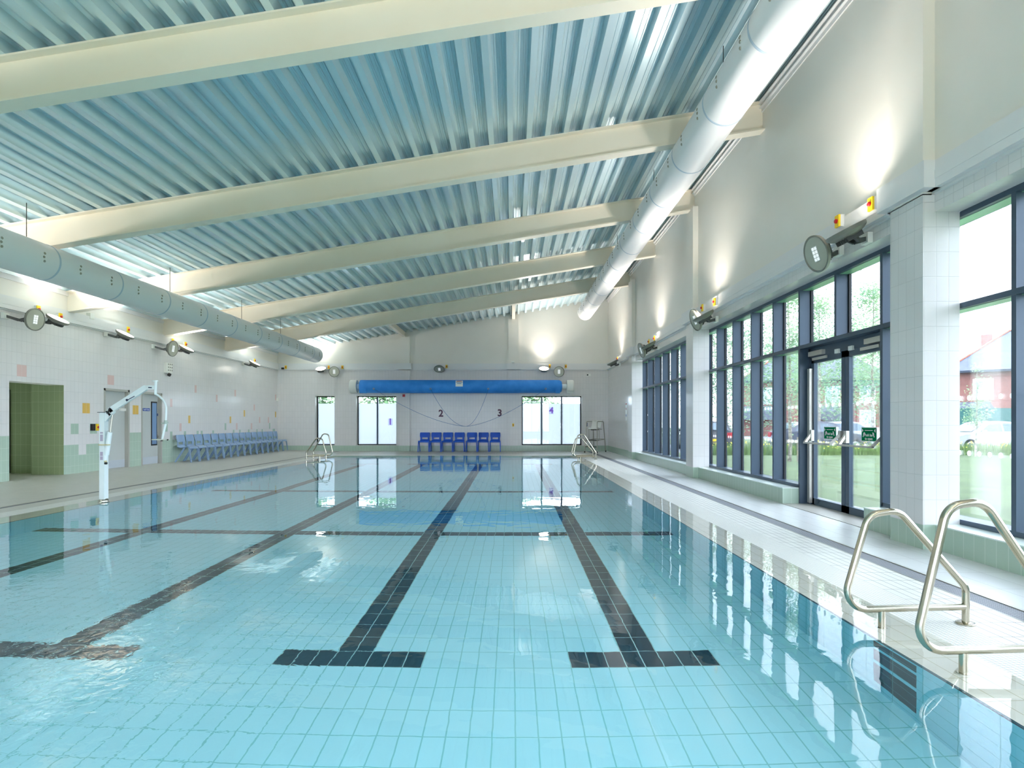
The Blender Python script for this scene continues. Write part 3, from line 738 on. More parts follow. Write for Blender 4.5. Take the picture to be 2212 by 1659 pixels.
# ---------------------------------------------------------------- luminaires
def luminaire(loc, nrm, wall, lit, label, group, rad=.225, pw=1.0):
    loc = Vector(loc); n = Vector(nrm).normalized()
    root = empty('floodlight', loc, 0, label, 'light fitting', group)
    t = Vector((0,0,1)) if abs(n.z) < .95 else Vector((1,0,0)); e1 = n.cross(t).normalized(); e2 = n.cross(e1).normalized()
    Z = Vector((0,0,0))
    b = MB(); b.lathe([(rad*.55, -.075), (rad*.80, -.05), (rad*.97, -.02), (rad, 0), (rad, .022), (rad*.93, .026), (rad*.90, .012)], Z, n, 36); b.build('housing', lamp_grey, root)
    b = MB()
    for k in range(-4, 5):
        L_ = math.sqrt(max(.01, (rad*.62)**2-(k*.028)**2))
        b.obox(-n*.085+e1*(k*.028), e1*.004, e2*L_, n*.035)
    b.build('cooling_fins', bracket_m, root)
    b = MB(); b.lathe([(.01, .012), (rad*.9, .013), (rad*.9, .016), (.01, .017)], Z, n, 36); b.build('lens', lit_m if lit else lamp_lens, root)
    if lit:
        ld = bpy.data.lights.new('uplight', 'AREA'); ld.shape = 'DISK'; ld.size = rad*1.7; ld.energy = LAMP_W*pw; ld.color = LAMP_C; ld.spread = math.radians(125)
        lo = bpy.data.objects.new('uplight', ld); C.objects.link(lo); lo.parent = root; lo.location = n*.02
        lo.rotation_euler = (-n).to_track_quat('Z', 'Y').to_euler()
    else:
        b = MB(); b.obox(n*.0195, e1*.056, e2*.098, n*.002, 1)
        for i in (-1, 1):
            for j in (-1.5, -.5, .5, 1.5): b.obox(n*.022+e1*(i*.026)+e2*(j*.046), e1*.020, e2*.018, n*.0015, 0)
        b.build('led_panel', [led_m, led_base], root)
    # yoke and bracket back to the wall
    wl = Vector(wall)-loc; b = MB()
    for s_ in (-1, 1):
        q = -n*.05+e1*(rad*.45*s_)
        elbow = q*.4+wl*.45+Vector((0,0,-.06))
        b.bar(q, elbow, .03, .05); b.bar(elbow, wl+e1*0+Vector((0,0,.0)), .035, .05)
        b.lathe([(.032, -.02), (.032, .02)], q, e1, 12)
    b.build('bracket', bracket_m, root)
    b = MB(); wd = Vector((wl.x, wl.y, 0)); 
    if abs(wl.x) > abs(wl.y): b.box(wl.x-.03, wl.y-.07, wl.z-.06, wl.x+.03, wl.y+.07, wl.z+.06)
    else: b.box(wl.x-.07, wl.y-.03, wl.z-.06, wl.x+.07, wl.y+.03, wl.z+.06)
    b.build('wall_plate', white_pl, root)
    return root
up, dn = .87, -.6
for k, (px, py, lb) in enumerate(((125,690,'lit round uplighter nearest the camera on the left wall'), (270,722,'lit round uplighter alone between the two left wall pairs'), (403,753,'lit round uplighter beside the farther left wall floodlight'), (550,785,'lit round uplighter at the far end of the left wall'))):
    Y = F*9.95/(CX-px); z = HC+(CY-py)*Y/F
    luminaire((-9.95, Y, z), (.5, 0, up), (XL+.05, Y-.12, z-.02), True, lb, 'lit uplighters round the hall', pw=.68)
for k, (px, py, lb) in enumerate(((75,690,'grey round floodlight facing out, nearer one on the left wall'), (373,753,'grey round floodlight facing out, farther one on the left wall'))):
    Y = F*9.93/(CX-px); z = HC+(CY-py)*Y/F
    luminaire((-9.93, Y, z), (1, -.06, -.16), (XL+.05, Y-.25, z+.03), False, lb, 'unlit floodlights round the hall', .235)
for k, (px, py, lb) in enumerate(((1833,500,'uplighter nearest the camera on the right wall, seen edge on'), (1522,682,'second uplighter along the right wall, above the middle pillar'), (1403,745,'third uplighter along the right wall, over the far window'), (1325,783,'last uplighter on the right wall, near the back corner'))):
    Y = F*3.93/(px-CX); z = HC+(CY-py)*Y/F
    luminaire((3.90, Y, z), (-.45, 0, .89), (XR-.07, Y+.08, z-.06), True, lb, 'lit uplighters round the hall', pw=.26)
for k, (px, py, lb) in enumerate(((1765,548,'large grey round floodlight by the glazed doors, nearest of the right wall'), (1503,691,'grey round floodlight over the middle right pillar'), (1386,757,'grey round floodlight over the far right window'))):
    Y = F*3.86/(px-CX); z = HC+(CY-py)*Y/F
    luminaire((3.86, Y, z), (-1, -.09, -.33), (XR-.07, Y+.10, z+.06), False, lb, 'unlit floodlights round the hall', .235)
for (px, lb) in ((693,'lit uplighter glaring on the back wall left of the blue cover'), (1175,'lit uplighter glaring on the back wall right of the second column')):
    p_ = wpt(px, 797, 25.55); luminaire(p_, (0, -.5, up), (p_.x, YB-.06, p_.z-.02), True, lb, 'lit uplighters round the hall', pw=.36)
for (px, py, nr, lb) in ((722,803,(0,-1,-.08),'round grey floodlight facing the pool, left one on the back wall'), (1207.5,803,(0,-1,-.08),'round grey floodlight facing the pool, right one on the back wall'), (949,797,(0,-.55,-.8),'grey floodlight tipped down above the blue pool cover')):
    p_ = wpt(px, py, 25.5); luminaire(p_, nr, (p_.x, YB-.06, p_.z+.02), False, lb, 'unlit floodlights round the hall', .235)

for (x, y, nr, wl_, lb) in ((-9.95, 3.2, (.5,0,up), (XL+.05, 3.1, 3.5), 'unseen lit uplighter added on the left wall beside the camera'), (-9.95, 8.2, (.5,0,up), (XL+.05, 8.1, 3.5), 'unseen lit uplighter added on the left wall just outside the view'),
    (3.9, .9, (-.45,0,.89), (XR-.07, 1.0, 3.5), 'unseen lit uplighter added on the right wall beside the camera'),
    (-8.0, -3.65, (0,.5,up), (-8.0, YN+.05, 3.5), 'unseen lit uplighter added on the near wall, left one'), (-2.6, -3.65, (0,.5,up), (-2.6, YN+.05, 3.5), 'unseen lit uplighter added on the near wall, middle one'), (2.4, -3.65, (0,.5,up), (2.4, YN+.05, 3.5), 'unseen lit uplighter added on the near wall, right one')):
    luminaire((x, y, 3.55), nr, wl_, True, lb, 'lit uplighters round the hall', pw=1.35 if y < 0 else .75)  # extra uplighters out of view, added to brighten the hall

# yellow isolator switches with red knobs
def isolator(loc, face, label, s=1.0, grp='isolator switches on the trunking'):
    r = empty('isolator_switch', loc, {'x+': PI/2, 'x-': -PI/2, 'y-': 0}[face], label, 'switch', grp)
    b = MB(); b.box(-.045*s, -.05*s, 0, .045*s, 0, .15*s); b.build('back_box', trunk_m, r)
    b = MB(); b.box(-.045*s, -.075*s, 0, .045*s, -.05*s, .15*s); b.build('cover', yel_m, r)
    b = MB(); b.lathe([(.028*s, 0), (.026*s, .02*s), (.018*s, .026*s)], (0, -.075*s, .075*s), (0,-1,0), 14); b.build('knob', red_m, r)
    return r
for (px, py, X, lb) in ((1893,441,XR-.08,'yellow isolator switch beside the near right pillar'), (1820,478,XR-.08,'yellow isolator switch just behind the nearest right uplighter'),
                        (1550,652,XR-.08,'yellow isolator switch above the second right uplighter'), (1523,665,XR-.08,'yellow isolator switch half hidden by the second right uplighter'),
                        (1418,731,XR-.08,'yellow isolator switch over the far right window'), (1406,738,XR-.08,'yellow isolator switch half hidden by the third right uplighter'), (1337,775,XR-.08,'yellow isolator switch by the last right uplighter')):
    Y = F*X/(px-CX); z = HC+(CY-py)*Y/F; isolator((X, Y, z-.075), 'x-', lb)
for (px, py, lb) in ((125,684,'yellow isolator switch above the nearest left uplighter'), (77,668,'yellow isolator switch over the nearer left floodlight'), (272,712,'yellow isolator switch above the second left uplighter'),
                     (369,737,'yellow isolator switch over the farther left floodlight'), (397,744,'yellow isolator switch above the third left uplighter'), (547,779,'yellow isolator switch above the last left uplighter')):
    X = XL+.08; Y = F*(-X)/(CX-px); z = HC+(CY-py)*Y/F; isolator((X, Y, z-.075), 'x+', lb)
for (px, py, lb) in ((618.5,793.5,'yellow isolator switch at the left end of the back wall'), (711,793.5,'yellow isolator switch between the two left lamps of the back wall'), (740.5,793.5,'yellow isolator switch right of the left round back lamp'),
                     (965,792,'yellow isolator switch above the middle of the blue cover'), (1187.5,791,'yellow isolator switch beside the glaring right back lamp'), (1222,791.5,'yellow isolator switch right of the right round back lamp')):
    p_ = wpt(px, py, YB-.08); isolator((p_.x, p_.y, p_.z-.075), 'y-', lb)
p_ = wpt(1108.5, 918, YB-.12); isolator((p_.x, p_.y, p_.z-.07), 'y-', 'small yellow stop button low on the second back column', .9, 'stop buttons')
X = XL; Y = F*(-X)/(CX-202); z = HC+(CY-924)*Y/F
r = isolator((X, Y+.05, z-.07), 'x+', 'yellow stop button with black side on a pale green tile', 1.1, 'stop buttons')
b = MB(); b.box(-.16, -.05, .0, -.05, 0, .165); b.build('black_box', black_pl, r)
# other small fittings
def wallbox(name, loc, size, m, label, cat, extra=None):
    b = MB(); x, y, z = loc; sx, sy, sz = size; b.box(x-sx/2, y-sy/2, z-sz/2, x+sx/2, y+sy/2, z+sz/2, 0)
    if extra: extra(b)
    o = b.build(name, m); return tag(o, label, cat)
Y = F*10.3/(CX-198); wallbox('junction_box', (XL+.05, Y, HC+(CY-683)*Y/F), (.1,.14,.14), white_pl, 'small white junction box on the upper left wall', 'box')
Y = F*10.3/(CX-366); z = HC+(CY-795)*Y/F
def spk(b):
    for i in (-1,0,1):
        for j in (-1,0,1): b.lathe([(.018,0),(.016,.01)], (XL+.085, Y+.03+i*.09, z+.02+j*.09), (1,0,0), 8, 1)
    b.lathe([(.05,0),(.05,.06)], (XL+.06, Y-.02, z-.19), (1,0,-.5), 12, 2)
wallbox('sounder_box', (XL+.04, Y, z), (.08,.30,.30), [white_pl, lamp_grey, black_pl], 'white alarm box with studded face above the left wall doors', 'alarm', spk)
p_ = wpt(611, 795, YB-.1); wallbox('security_camera', (p_.x, YB-.11, p_.z-.02), (.10,.08,.08), black_pl, 'tiny dark camera beside the left switch on the back wall', 'camera')
p_ = wpt(1272, 810, YB-.05)
def cc(b): b.lathe([(.035,0),(.03,.05)], (p_.x-.06, YB-.08, p_.z), (0,-1,0), 12, 1)
wallbox('security_camera', (p_.x, YB-.04, p_.z), (.16,.08,.11), [white_pl, black_pl], 'white wall camera with black lens above the lifeguard chair', 'camera', cc)
p_ = wpt(872.5, 854.5, YB-.12); wallbox('fire_call_point', (p_.x, YB-.13, p_.z), (.11,.06,.11), red_m, 'red fire call point just under the blue cover', 'call point')
p_ = wpt(599.5, 863, YB); wallbox('door_sensor', (XL+.05, YB-.1, p_.z), (.09,.09,.13), white_pl, 'white rounded sensor in the far left corner', 'sensor')
p_ = wpt(1108, 782, YB-.15); wallbox('motion_sensor', (p_.x, YB-.19, p_.z), (.12,.14,.06), white_pl, 'small white sensor on the second back column above the trunking', 'sensor')
b = MB(); Y0 = F*XR/(1353-CX); b.box(XR-.004, Y0-.14, 1.35, XR, Y0+.14, 2.05); s_ = b.build('notice_sign', white_sg)
tag(s_, 'tall white notice on the right wall before the far pillar', 'sign')
b = MB(); b.box(-.006, -.11, .60, -.004, .11, .66); b.lathe([(.05,0),(.05,.002)], (-.004, 0, .45), (-1,0,0), 16); b.build('red_print', red_m, s_)
b = MB(); b.lathe([(.05,0),(.05,.002)], (-.004, 0, .2), (-1,0,0), 16); b.build('blue_print', mat('print_blue', (30,80,170), .5), s_)

# ---------------------------------------------------------------- blue pool cover on its wall-hung roller
RY, RR = 25.32, .285; s_ = RY/F
cx0, cx1 = (778-CX)*s_, (1209-CX)*s_; rz = HC+(CY-835)*s_
root = empty('pool_cover_roller', ((cx0+cx1)/2, RY, rz-RR), 0, 'rolled blue pool cover on a white roller high on the back wall', 'pool cover')
b = MB(); prof = [(RR*.80,0),(RR*.97,.02),(RR,.05),(RR,cx1-cx0-.05),(RR*.95,cx1-cx0),(RR*.78,cx1-cx0+.08),(RR*.40,cx1-cx0+.10)]
b.lathe(prof, (cx0, RY, rz), (1,0,0), 40)
b.prism([(-RR*.97, 0), (-RR*.99, -.12), (-RR*.72, -RR*1.02), (-RR*.45, -RR*1.06), (-RR*.2, -RR*.96)], lambda u, v, w_: (w_, RY+u, rz+v), cx0+.02, cx0+.32)
b.prism([(-RR*.97, 0), (-RR*.99, -.12), (-RR*.72, -RR*1.02), (-RR*.45, -RR*1.06), (-RR*.2, -RR*.96)], lambda u, v, w_: (w_, RY+u, rz+v), cx1-.20, cx1)
b.build('cover', cover_m, root, world=True)
b = MB(); b.cyl((cx0-.16, RY, rz), (cx0+.05, RY, rz), .10, n=24); b.cyl((cx1+.05, RY, rz), (cx1+.32, RY, rz), .11, n=24); b.build('shaft', white_en, root, world=True)
b = MB(); b.lathe([(RR*.9,0),(RR,.02),(RR,.26),(RR*.97,.30)], (cx0-.42, RY, rz), (1,0,0), 36); b.build('end_drum', white_pl, root, world=True)
x_ = (1224-CX)*s_; b = MB(); b.lathe([(RR*.96,0),(RR,.02),(RR,.26),(RR*.9,.30)], (x_, RY, rz), (1,0,0), 36); b.build('end_drum', white_pl, root, world=True)
for x in (cx0-.3, x_+.15):
    b = MB(); b.box(x-.05, RY, rz-.08, x+.05, YB-.02, rz+.08); b.box(x-.10, YB-.04, rz-.25, x+.10, YB-.005, rz+.25); b.build('wall_bracket', white_en, root, world=True)
p_ = wpt(992, 828.5, RY-RR*.97)
b = MB(); a0 = .10; b.obox((p_.x, RY-RR*.985, rz+.11), (.155,0,0), (0,.004,0), (0,.02,.128)); lb_ = b.build('notice_label', white_sg, root, world=True)
b = MB()
for k, (w_, c_) in enumerate(((.11,0),(.13,1),(.10,1),(.13,1),(.06,1))): b.obox((p_.x, RY-RR*.985-.008, rz+.21-k*.05), (w_,0,0), (0,.002,0), (0,.001,.010), 0 if c_ == 0 else 1)
lp = b.build('printed_lines', [red_m, rope_m], lb_); lp.data.transform(Matrix.Translation(-root.location))
ex = [wpt(808,841,25.1), wpt(930.5,841,25.1), wpt(1055,841,25.1), wpt(1178.6,841.5,25.1)]
knot = wpt(1006, 921, 25.08)
b = MB()
for e in ex: b.lathe([(.026,0),(.040,.012),(.026,.02)], (e.x, RY-RR*.93-.005, rz-.11), (0,-1,-.35), 16, caps=False)
b.build('eyelets', steel_b, root, world=True)
for i, (e, nm) in enumerate(zip(ex, ('leftmost of the four', 'second from the left of the four', 'third from the left of the four', 'rightmost of the four'))):
    e = Vector((e.x, RY-RR*.95-.01, rz-.115)); P = []
    D = knot-e
    for k in range(25):
        t = k/24; q = e+D*t
        zt = 1-(1-t)**(1.55 if abs(D.x) > 2 else 1.9)
        P.append((e.x+D.x*t, e.y+D.y*t, e.z+D.z*zt))
    b = MB(); b.tube(P, .0075, 6); o = b.build('hanging_rope', rope_m)
    tag(o, 'thin blue rope looping from the pool cover, '+nm, 'rope', 'ropes hanging from the pool cover')
# lane numbers
for n_, (px, py), lb in (('2', (952.5,893.5), 'dark plum number 2 on the white back wall'), ('3', (1079.5,892.5), 'dark plum number 3 on the white back wall')):
    p_ = wpt(px, py, YB-.012); o = text(n_, .42, purple_m, None, p_, (PI/2,0,0), 'lane_number', .008, .012)
    tag(o, lb, 'number', 'lane numbers')
def tint(name, c):
    m = bpy.data.materials.new(name); m.use_nodes = True; nt = m.node_tree; nt.nodes.clear(); o = N(nt, 'ShaderNodeOutputMaterial'); t = N(nt, 'ShaderNodeBsdfTransparent')
    t.inputs[0].default_value = (*c, 1); nt.links.new(t.outputs[0], o.inputs[0]); return m
stick = tint('lilac_sticker', (.84, .84, .97)); stickd = tint('mauve_sticker', (.62, .42, .72))
for n_, (px, py), lb in (('1', (842.5,911.5), 'lilac number 1 sticker on the second back window'), ('4', (1191,887), 'lilac number 4 sticker on the right back window')):
    p_ = wpt(px, py, 26.13); b = MB(); b.box(p_.x-.10, 26.175, p_.z-.15, p_.x+.10, 26.180, p_.z+.15); o = b.build('lane_number_sticker', stick)
    tag(o, lb, 'number', 'lane numbers')
    text(n_, .38, stickd, o, (0, -.006, .15), (PI/2,0,0), 'numeral', .001, .012)

# ---------------------------------------------------------------- chairs
def shell(P, us, wf, m, name, root, slot=None, bow=None):
    b = MB(); nu = len(us); V = []
    for i, (y, z) in enumerate(P):
        for u in us:
            x = u*wf(i); yy = y-(bow(i) if bow else 0)*u*u
            V.append((x, yy, z+(.0)))
    Fc = []
    for i in range(len(P)-1):
        for j in range(nu-1):
            if slot and slot(i, (us[j]+us[j+1])/2): continue
            a = i*nu+j; Fc.append((a, a+1, a+nu+1, a+nu))
    b.add(V, Fc); o = b.build(name, m, root, fixn=False)
    md = o.modifiers.new('thickness', 'SOLIDIFY'); md.thickness = .022; md.offset = 0
    md2 = o.modifiers.new('round', 'BEVEL'); md2.width = .004; md2.segments = 2; md2.limit_method = 'ANGLE'
    return o
def make_chair(m, label, group):
    r = empty('poolside_chair', (0,0,0), 0, label, 'chair', group)
    us = [-1,-.92,-.75,-.62,-.4,-.2,0,.2,.4,.62,.75,.92,1]
    S = [(-.235,.405),(-.232,.44),(-.215,.462),(-.17,.468),(-.08,.458),(.02,.447),(.10,.447),(.155,.462),(.185,.50)]
    shell(S, us, lambda i: [.234,.238,.239,.240,.238,.232,.224,.214,.206][i], m, 'seat', r, bow=lambda i: -.02 if i < 3 else 0)
    B = [(.185,.50),(.198,.535),(.208,.575),(.218,.615),(.226,.66),(.236,.72),(.248,.78),(.255,.815),(.257,.832)]
    shell(B, us, lambda i: [.206,.200,.198,.200,.218,.220,.218,.214,.196][i], m, 'backrest', r, slot=lambda i, u: (i in (1,2)) and abs(u) < (.55 if i == 1 else .63), bow=lambda i: .012+.012*min(i, 3))
    for sx in (-1, 1):
        b = MB(); b.bar((sx*.222,-.195,.455), (sx*.232,-.265,0), .036, .046, up=(0,1,0), wd1=.030, ht1=.036); b.build('front_leg', m, r)
        b = MB(); b.bar((sx*.212,-.06,.45), (sx*.225,.235,0), .034, .055, up=(0,1,0), wd1=.030, ht1=.040); b.build('back_leg', m, r)
    b = MB(); b.box(-.215,-.19,.415,.215,-.165,.455); b.build('front_rail', m, r)
    return r
ordn = ['first','second','third','fourth','fifth','sixth','seventh','eighth','ninth','tenth','eleventh','twelfth','thirteenth','fourteenth','fifteenth']
c0 = make_chair(blue_ch, '', 'royal blue chairs against the back wall')
for i, px in enumerate((916.2, 941.3, 966.5, 991.8, 1018.9, 1044, 1069.6)):
    o = c0 if i == 0 else copy_tree(c0)
    o.location = ((px-CX)*25.45/F, 25.50, DZ); o.rotation_euler = (0,0,random.uniform(-.008,.008))
    o['label'] = 'royal blue plastic chair against the back wall, %s of seven from the left' % ordn[i]
c1 = make_chair(pale_ch, '', 'pale blue chairs along the left wall')
for i in range(15):
    o = c1 if i == 0 else copy_tree(c1)
    Y = 18.08+i*.5155; X = XL+.34
    o.location = (X, Y, .083-(X-XL)*.0234); o.rotation_euler = (0,0,PI/2+random.uniform(-.006,.006))
    o['label'] = 'pale blue plastic chair along the left wall, %s of fifteen counting from the doors' % ordn[i]

# ---------------------------------------------------------------- pool ladders: pairs of looped handrails, one taller than the other
def arcpath(pts, rads, n=9):
    """polyline with rounded corners; pts closed=False"""
    P = [Vector(p) for p in pts]; out = [P[0]]
    for i in range(1, len(P)-1):
        a, c, d = P[i-1], P[i], P[i+1]; r = rads[i-1]
        u, v_ = (a-c).normalized(), (d-c).normalized(); ang = u.angle(v_); t = r/math.tan(ang/2)
        s0, s1 = c+u*t, c+v_*t; cen = c+(u+v_).normalized()*(r/math.sin(ang/2))
        e0, e1 = s0-cen, s1-cen
        tot = e0.angle(e1)
        for k in range(n+1):
            f = k/n; q = (e0*math.sin((1-f)*tot)+e1*math.sin(f*tot))/math.sin(tot); out.append(cen+q)
    out.append(P[-1]); return out
def handrail(x0, y, sgn, h, label, group, dpost=.68):
    """x0 = pool wall, sgn = direction towards the deck"""
    r = empty('ladder_handrail', (x0+sgn*dpost, y, 0), 0, label, 'handrail', group)
    def q(dx, z): return (x0+sgn*dx, y, z)
    hz = .105
    pts = [q(dpost,.02), q(dpost,.25), q(.25,h+.05), q(.06,h+.02), q(-.115,hz), q(dpost-.01,hz+.02)]
    rr = [.10, .115, .105, .12]
    path = arcpath([pts[0], pts[1], pts[2], pts[3], pts[4], pts[5]], rr)
    b = MB(); b.tube(path, .0215, 16); b.build('rail', steel, r, world=True)
    b = MB(); b.cyl(q(.145,-.03), q(.145,hz-.005), .021, n=16); b.build('short_post', steel, r, world=True)
    b = MB(); b.lathe([(.055,0),(.055,.006),(.048,.010),(.024,.012)], q(dpost,DZ-.001), (0,0,1), 24); b.build('base_flange', steel, r, world=True)
    b = MB(); b.lathe([(.034,0),(.030,.005)], q(.145,-.022), (0,0,1), 20); b.build('foot_flange', steel, r, world=True)
    return r
G = 'looped steel handrails of the pool ladders'
handrail(PX1, 3.73, 1, .69, 'steel looped handrail on the right, lower and farther of the near pair', G)
handrail(PX1, 3.055, 1, .84, 'tall steel looped handrail nearest the camera at the right edge', G)
handrail(PX1, 20.9, 1, .70, 'lower steel handrail by the lifeguard chair at the far right', G)
handrail(PX1, 20.15, 1, .84, 'taller steel handrail by the lifeguard chair at the far right', G)
handrail(PX0, 20.45, -1, .70, 'lower steel handrail at the far left corner of the pool', G, .61)
handrail(PX0, 21.15, -1, .84, 'taller steel handrail at the far left corner of the pool', G, .61)

# ---------------------------------------------------------------- pool hoist
def H(u, v, Y=9.5):                                # zoomed pixel of the hoist (180 + u/5.53, 800 + v/5.53)
    return wpt(180+u/5.53, 800+v/5.53, Y)
base = wpt(218.5, 1085, 9.52)
root = empty('pool_hoist', (base.x, base.y, 0), 0, 'white pool hoist with a bent arm on the left pool edge', 'pool hoist')
hm = white_en; X0, X1 = wpt(215,1000,9.46).x, wpt(225,1000,9.46).x; zt = 1.456
b = MB(); b.box(X0, 9.46, .05, X1, 9.56, zt); b.box(X0-.035, 9.50, .05, X0, 9.60, zt-.02); b.build('mast', hm, root, world=True)
b = MB(); b.box(X0-.035, 9.455, zt, X1+.004, 9.60, zt+.008); b.build('mast_cap', black_pl, root, world=True)
mc = ((X0+X1)/2-.01, 9.52)
b = MB(); b.lathe([(.085,-.035),(.085,.0),(.075,.012),(.075,.030),(.06,.05),(.055,.06)], (mc[0], mc[1], .0), (0,0,1), 28)
for k in range(4): a = k*PI/2+.6; b.cyl((mc[0]+.07*math.cos(a), mc[1]+.07*math.sin(a), .0), (mc[0]+.07*math.cos(a), mc[1]+.07*math.sin(a), .035), .010, n=8)
b.build('base_socket', steel_b, root, world=True)
b = MB(); b.bar(H(245,585), H(318,505), .05, .11, up=(0,0,1)); b.bar(H(300,520), H(355,470), .05, .10); b.bar(H(318,482), H(750,205), .05, .085); b.bar(H(735,205), H(858,205), .045, .062)
b.build('lifting_arm', hm, root, world=True)
b = MB(); b.bar(H(285,520,9.44), H(318,455,9.44), .012, .02); b.build('arm_bracket', black_pl, root, world=True)
b = MB(); b.obox(H(520,355,9.47), (.014,0,.009), (0,.002,0), (-.01,0,.014)); b.bar(H(532,352,9.47), H(612,308,9.47), .002, .012); b.bar(H(775,205,9.47), H(818,207,9.47), .002, .018)
b.build('arm_markings', mat('dark_blue_print', (40,50,80), .5), root, world=True)
b = MB(); b.cyl(H(348,530), H(318,760), .013, n=12); b.build('piston_rod', steel_b, root, world=True)
b = MB(); b.cyl(H(316,745), H(278,1010), .036, n=20); b.cyl(H(312,745), H(318,735), .038, n=20); b.cyl(H(276,1010), H(264,1075), .022, n=16); b.build('cylinder', hm, root, world=True)
b = MB(); b.bar(H(200,890,9.45), H(300,890,9.45), .09, .018); b.cyl(H(262,1080,9.45), H(272,1110,9.45), .02, n=12); b.build('cylinder_clamp', mat('beige_strap', (200,190,150), .5), root, world=True)
b = MB(); b.cyl(H(258,1110,9.40), H(280,1110,9.40), .020, n=12); b.build('release_valve', black_pl, root, world=True)
b = MB(); b.cyl(H(868,125), H(862,290), .020, n=16); b.lathe([(.034,0),(.034,.02)], H(868,135), (0,0,1), 20)
b.bar(H(820,127), H(890,123), .014, .014)
path = [H(862,285), H(880,292), H(915,315), H(950,348), H(978,395), H(990,440), H(990,500), H(985,600)]
b.tube(path, .016, 12); b.build('hanger_tube', hm, root, world=True)
b = MB(); b.lathe([(.024,0),(.030,.03),(.024,.06)], H(985,640), (0,0,1), 16); b.bar(H(935,635), H(1015,625), .012, .02); b.build('swivel_joint', mat('grey_green_plastic', (170,184,176), .4), root, world=True)
b = MB(); b.cyl(H(983,640), H(940,825), .017, n=12); b.build('lower_tube', hm, root, world=True)
b = MB(); b.bar(H(838,827), H(1008,830), .10, .016); b.build('foot_plate', mat('pale_grey_plate', (186,194,180), .4), root, world=True)
b = MB(); b.lathe([(.02,0),(.014,.02)], H(937,845), (0,0,1), 12); b.build('rubber_stop', black_pl, root, world=True)
b = MB(); b.bar(H(1004,826,9.46), H(1012,834,9.46), .02, .02); b.build('end_cap', black_pl, root, world=True)
b = MB()
for z0, z1 in ((1.30,1.33),(1.15,1.28),(.86,.94),(.78,.85)): b.box(X0+.012, 9.456, z0*.82+.05, X1-.02, 9.459, z1*.82+.05)
b.build('labels', mat('faint_label', (170,160,180), .5), root, world=True)

# ---------------------------------------------------------------- lifeguard chair
fc = Vector((3.30, 24.5, DZ)); dd = Vector((.5, .866, 0)); ww = Vector((.866, -.5, 0))
root = empty('lifeguard_chair', fc+dd*.5, 0, 'steel framed lifeguard chair with white seat in the far right corner', 'lifeguard chair')
def K(a, c, z): return fc+ww*a+dd*c+Vector((0,0,z-DZ))
for sx in (-1, 1):
    hw = .275*sx
    path = arcpath([K(hw, 0, .03), K(hw*.86, .10, 1.33), K(hw*.86, .82, 1.33), K(hw, 1.0, .03)], [.09, .09], 7)
    b = MB(); b.tube(path, .017, 10); b.build('side_frame', steel_b, root, world=True)
    for c_ in (0, 1.0):
        b = MB(); b.lathe([(.024,-.012),(.024,.05)], K(hw, c_, .03), (0,0,1), 12); b.build('rubber_foot', black_pl, root, world=True)
    b = MB(); b.cyl(K(hw*.9, .04, .52), K(hw*.95, .95, .58), .013, n=8); b.cyl(K(hw*.86, .34, 1.0), K(hw*.86, .34, .55), .012, n=8); b.build('side_rail', steel_b, root, world=True)
b = MB(); b.obox(K(0, .19, .54), ww*.235, dd*.14, (0,0,.014)); b.build('platform', mat('dark_grip_step', (62,66,70), .6), root, world=True)
b = MB(); b.obox(K(0, .05, .27), ww*.25, dd*.05, (0,0,.012)); b.build('step', black_pl, root, world=True)
b = MB()
for c_, z in ((.02,.52), (.90,.58), (.34,1.0), (.66,1.0)): b.cyl(K(-.24,c_,z), K(.24,c_,z), .012, n=8)
b.build('cross_bars', steel_b, root, world=True)
b = MB(); V = []; us = [-1,-.8,-.4,0,.4,.8,1]
S = [(.22,1.01),(.26,1.035),(.40,1.02),(.52,1.015),(.60,1.05),(.66,1.16),(.70,1.28),(.73,1.385)]
for i, (c_, z) in enumerate(S):
    for u in us:
        V.append(K(u*.215, c_-(.05*u*u if i > 3 else 0), z+(.05*u*u if i in (1,2,3,4) else 0)))
b.add(V, [(i*7+j, i*7+j+1, i*7+j+8, i*7+j+7) for i in range(len(S)-1) for j in range(6)])
o = b.build('seat_shell', white_pl, root, world=True, fixn=False); md = o.modifiers.new('t', 'SOLIDIFY'); md.thickness = .014
b = MB(); b.obox(K(0,.42,.985), ww*.12, dd*.14, (0,0,.02)); b.build('seat_mount', black_pl, root, world=True)
b = MB(); b.obox(K(-.25,.17,1.20), ww*.004, dd*.05, (0,0,.08)); b.build('blue_tag', mat('tag_blue', (30,80,150), .4), root, world=True)

# ================================================================ outside
GZ = -.15
lawn = noise_mat('lawn_grass', (76,92,58), (90,106,70), scale=1.3, rough=.9, detail=8)
asph = noise_mat('pale_asphalt', (108,110,114), (122,124,128), scale=2, rough=.9)
paving = noise_mat('grey_paving', (128,130,134), (142,144,148), scale=3, rough=.85)
def ground(name, pts, m, z=GZ):
    b = MB(); b.add([(x, y, z) for x, y in pts], [tuple(range(len(pts)))]); return structure(b.build(name, m, fixn=False))
b = MB(); b.add([(-40,-40,GZ),(4.8,-40,GZ),(4.8,YN-.2,GZ),(-40,YN-.2,GZ)], [(0,1,2,3)]); b.add([(4.8,-40,GZ),(140,-40,GZ),(140,150,GZ),(-80,150,GZ),(-80,26.5,GZ),(4.8,26.5,GZ)], [(0,1,2,3,4,5)]); structure(b.build('ground_lawn', lawn, fixn=False))
ground('ground_car_park', [(8,27.6),(60,27.6),(60,38),(8,38)], asph, GZ+.004)
ground('ground_road', [(-60,52),(120,52),(120,60),(-60,60)], asph, GZ+.004)
ground('ground_apron', [(4.8,-3),(5.9,-3),(5.9,26.4),(4.8,26.4)], paving, GZ+.006)
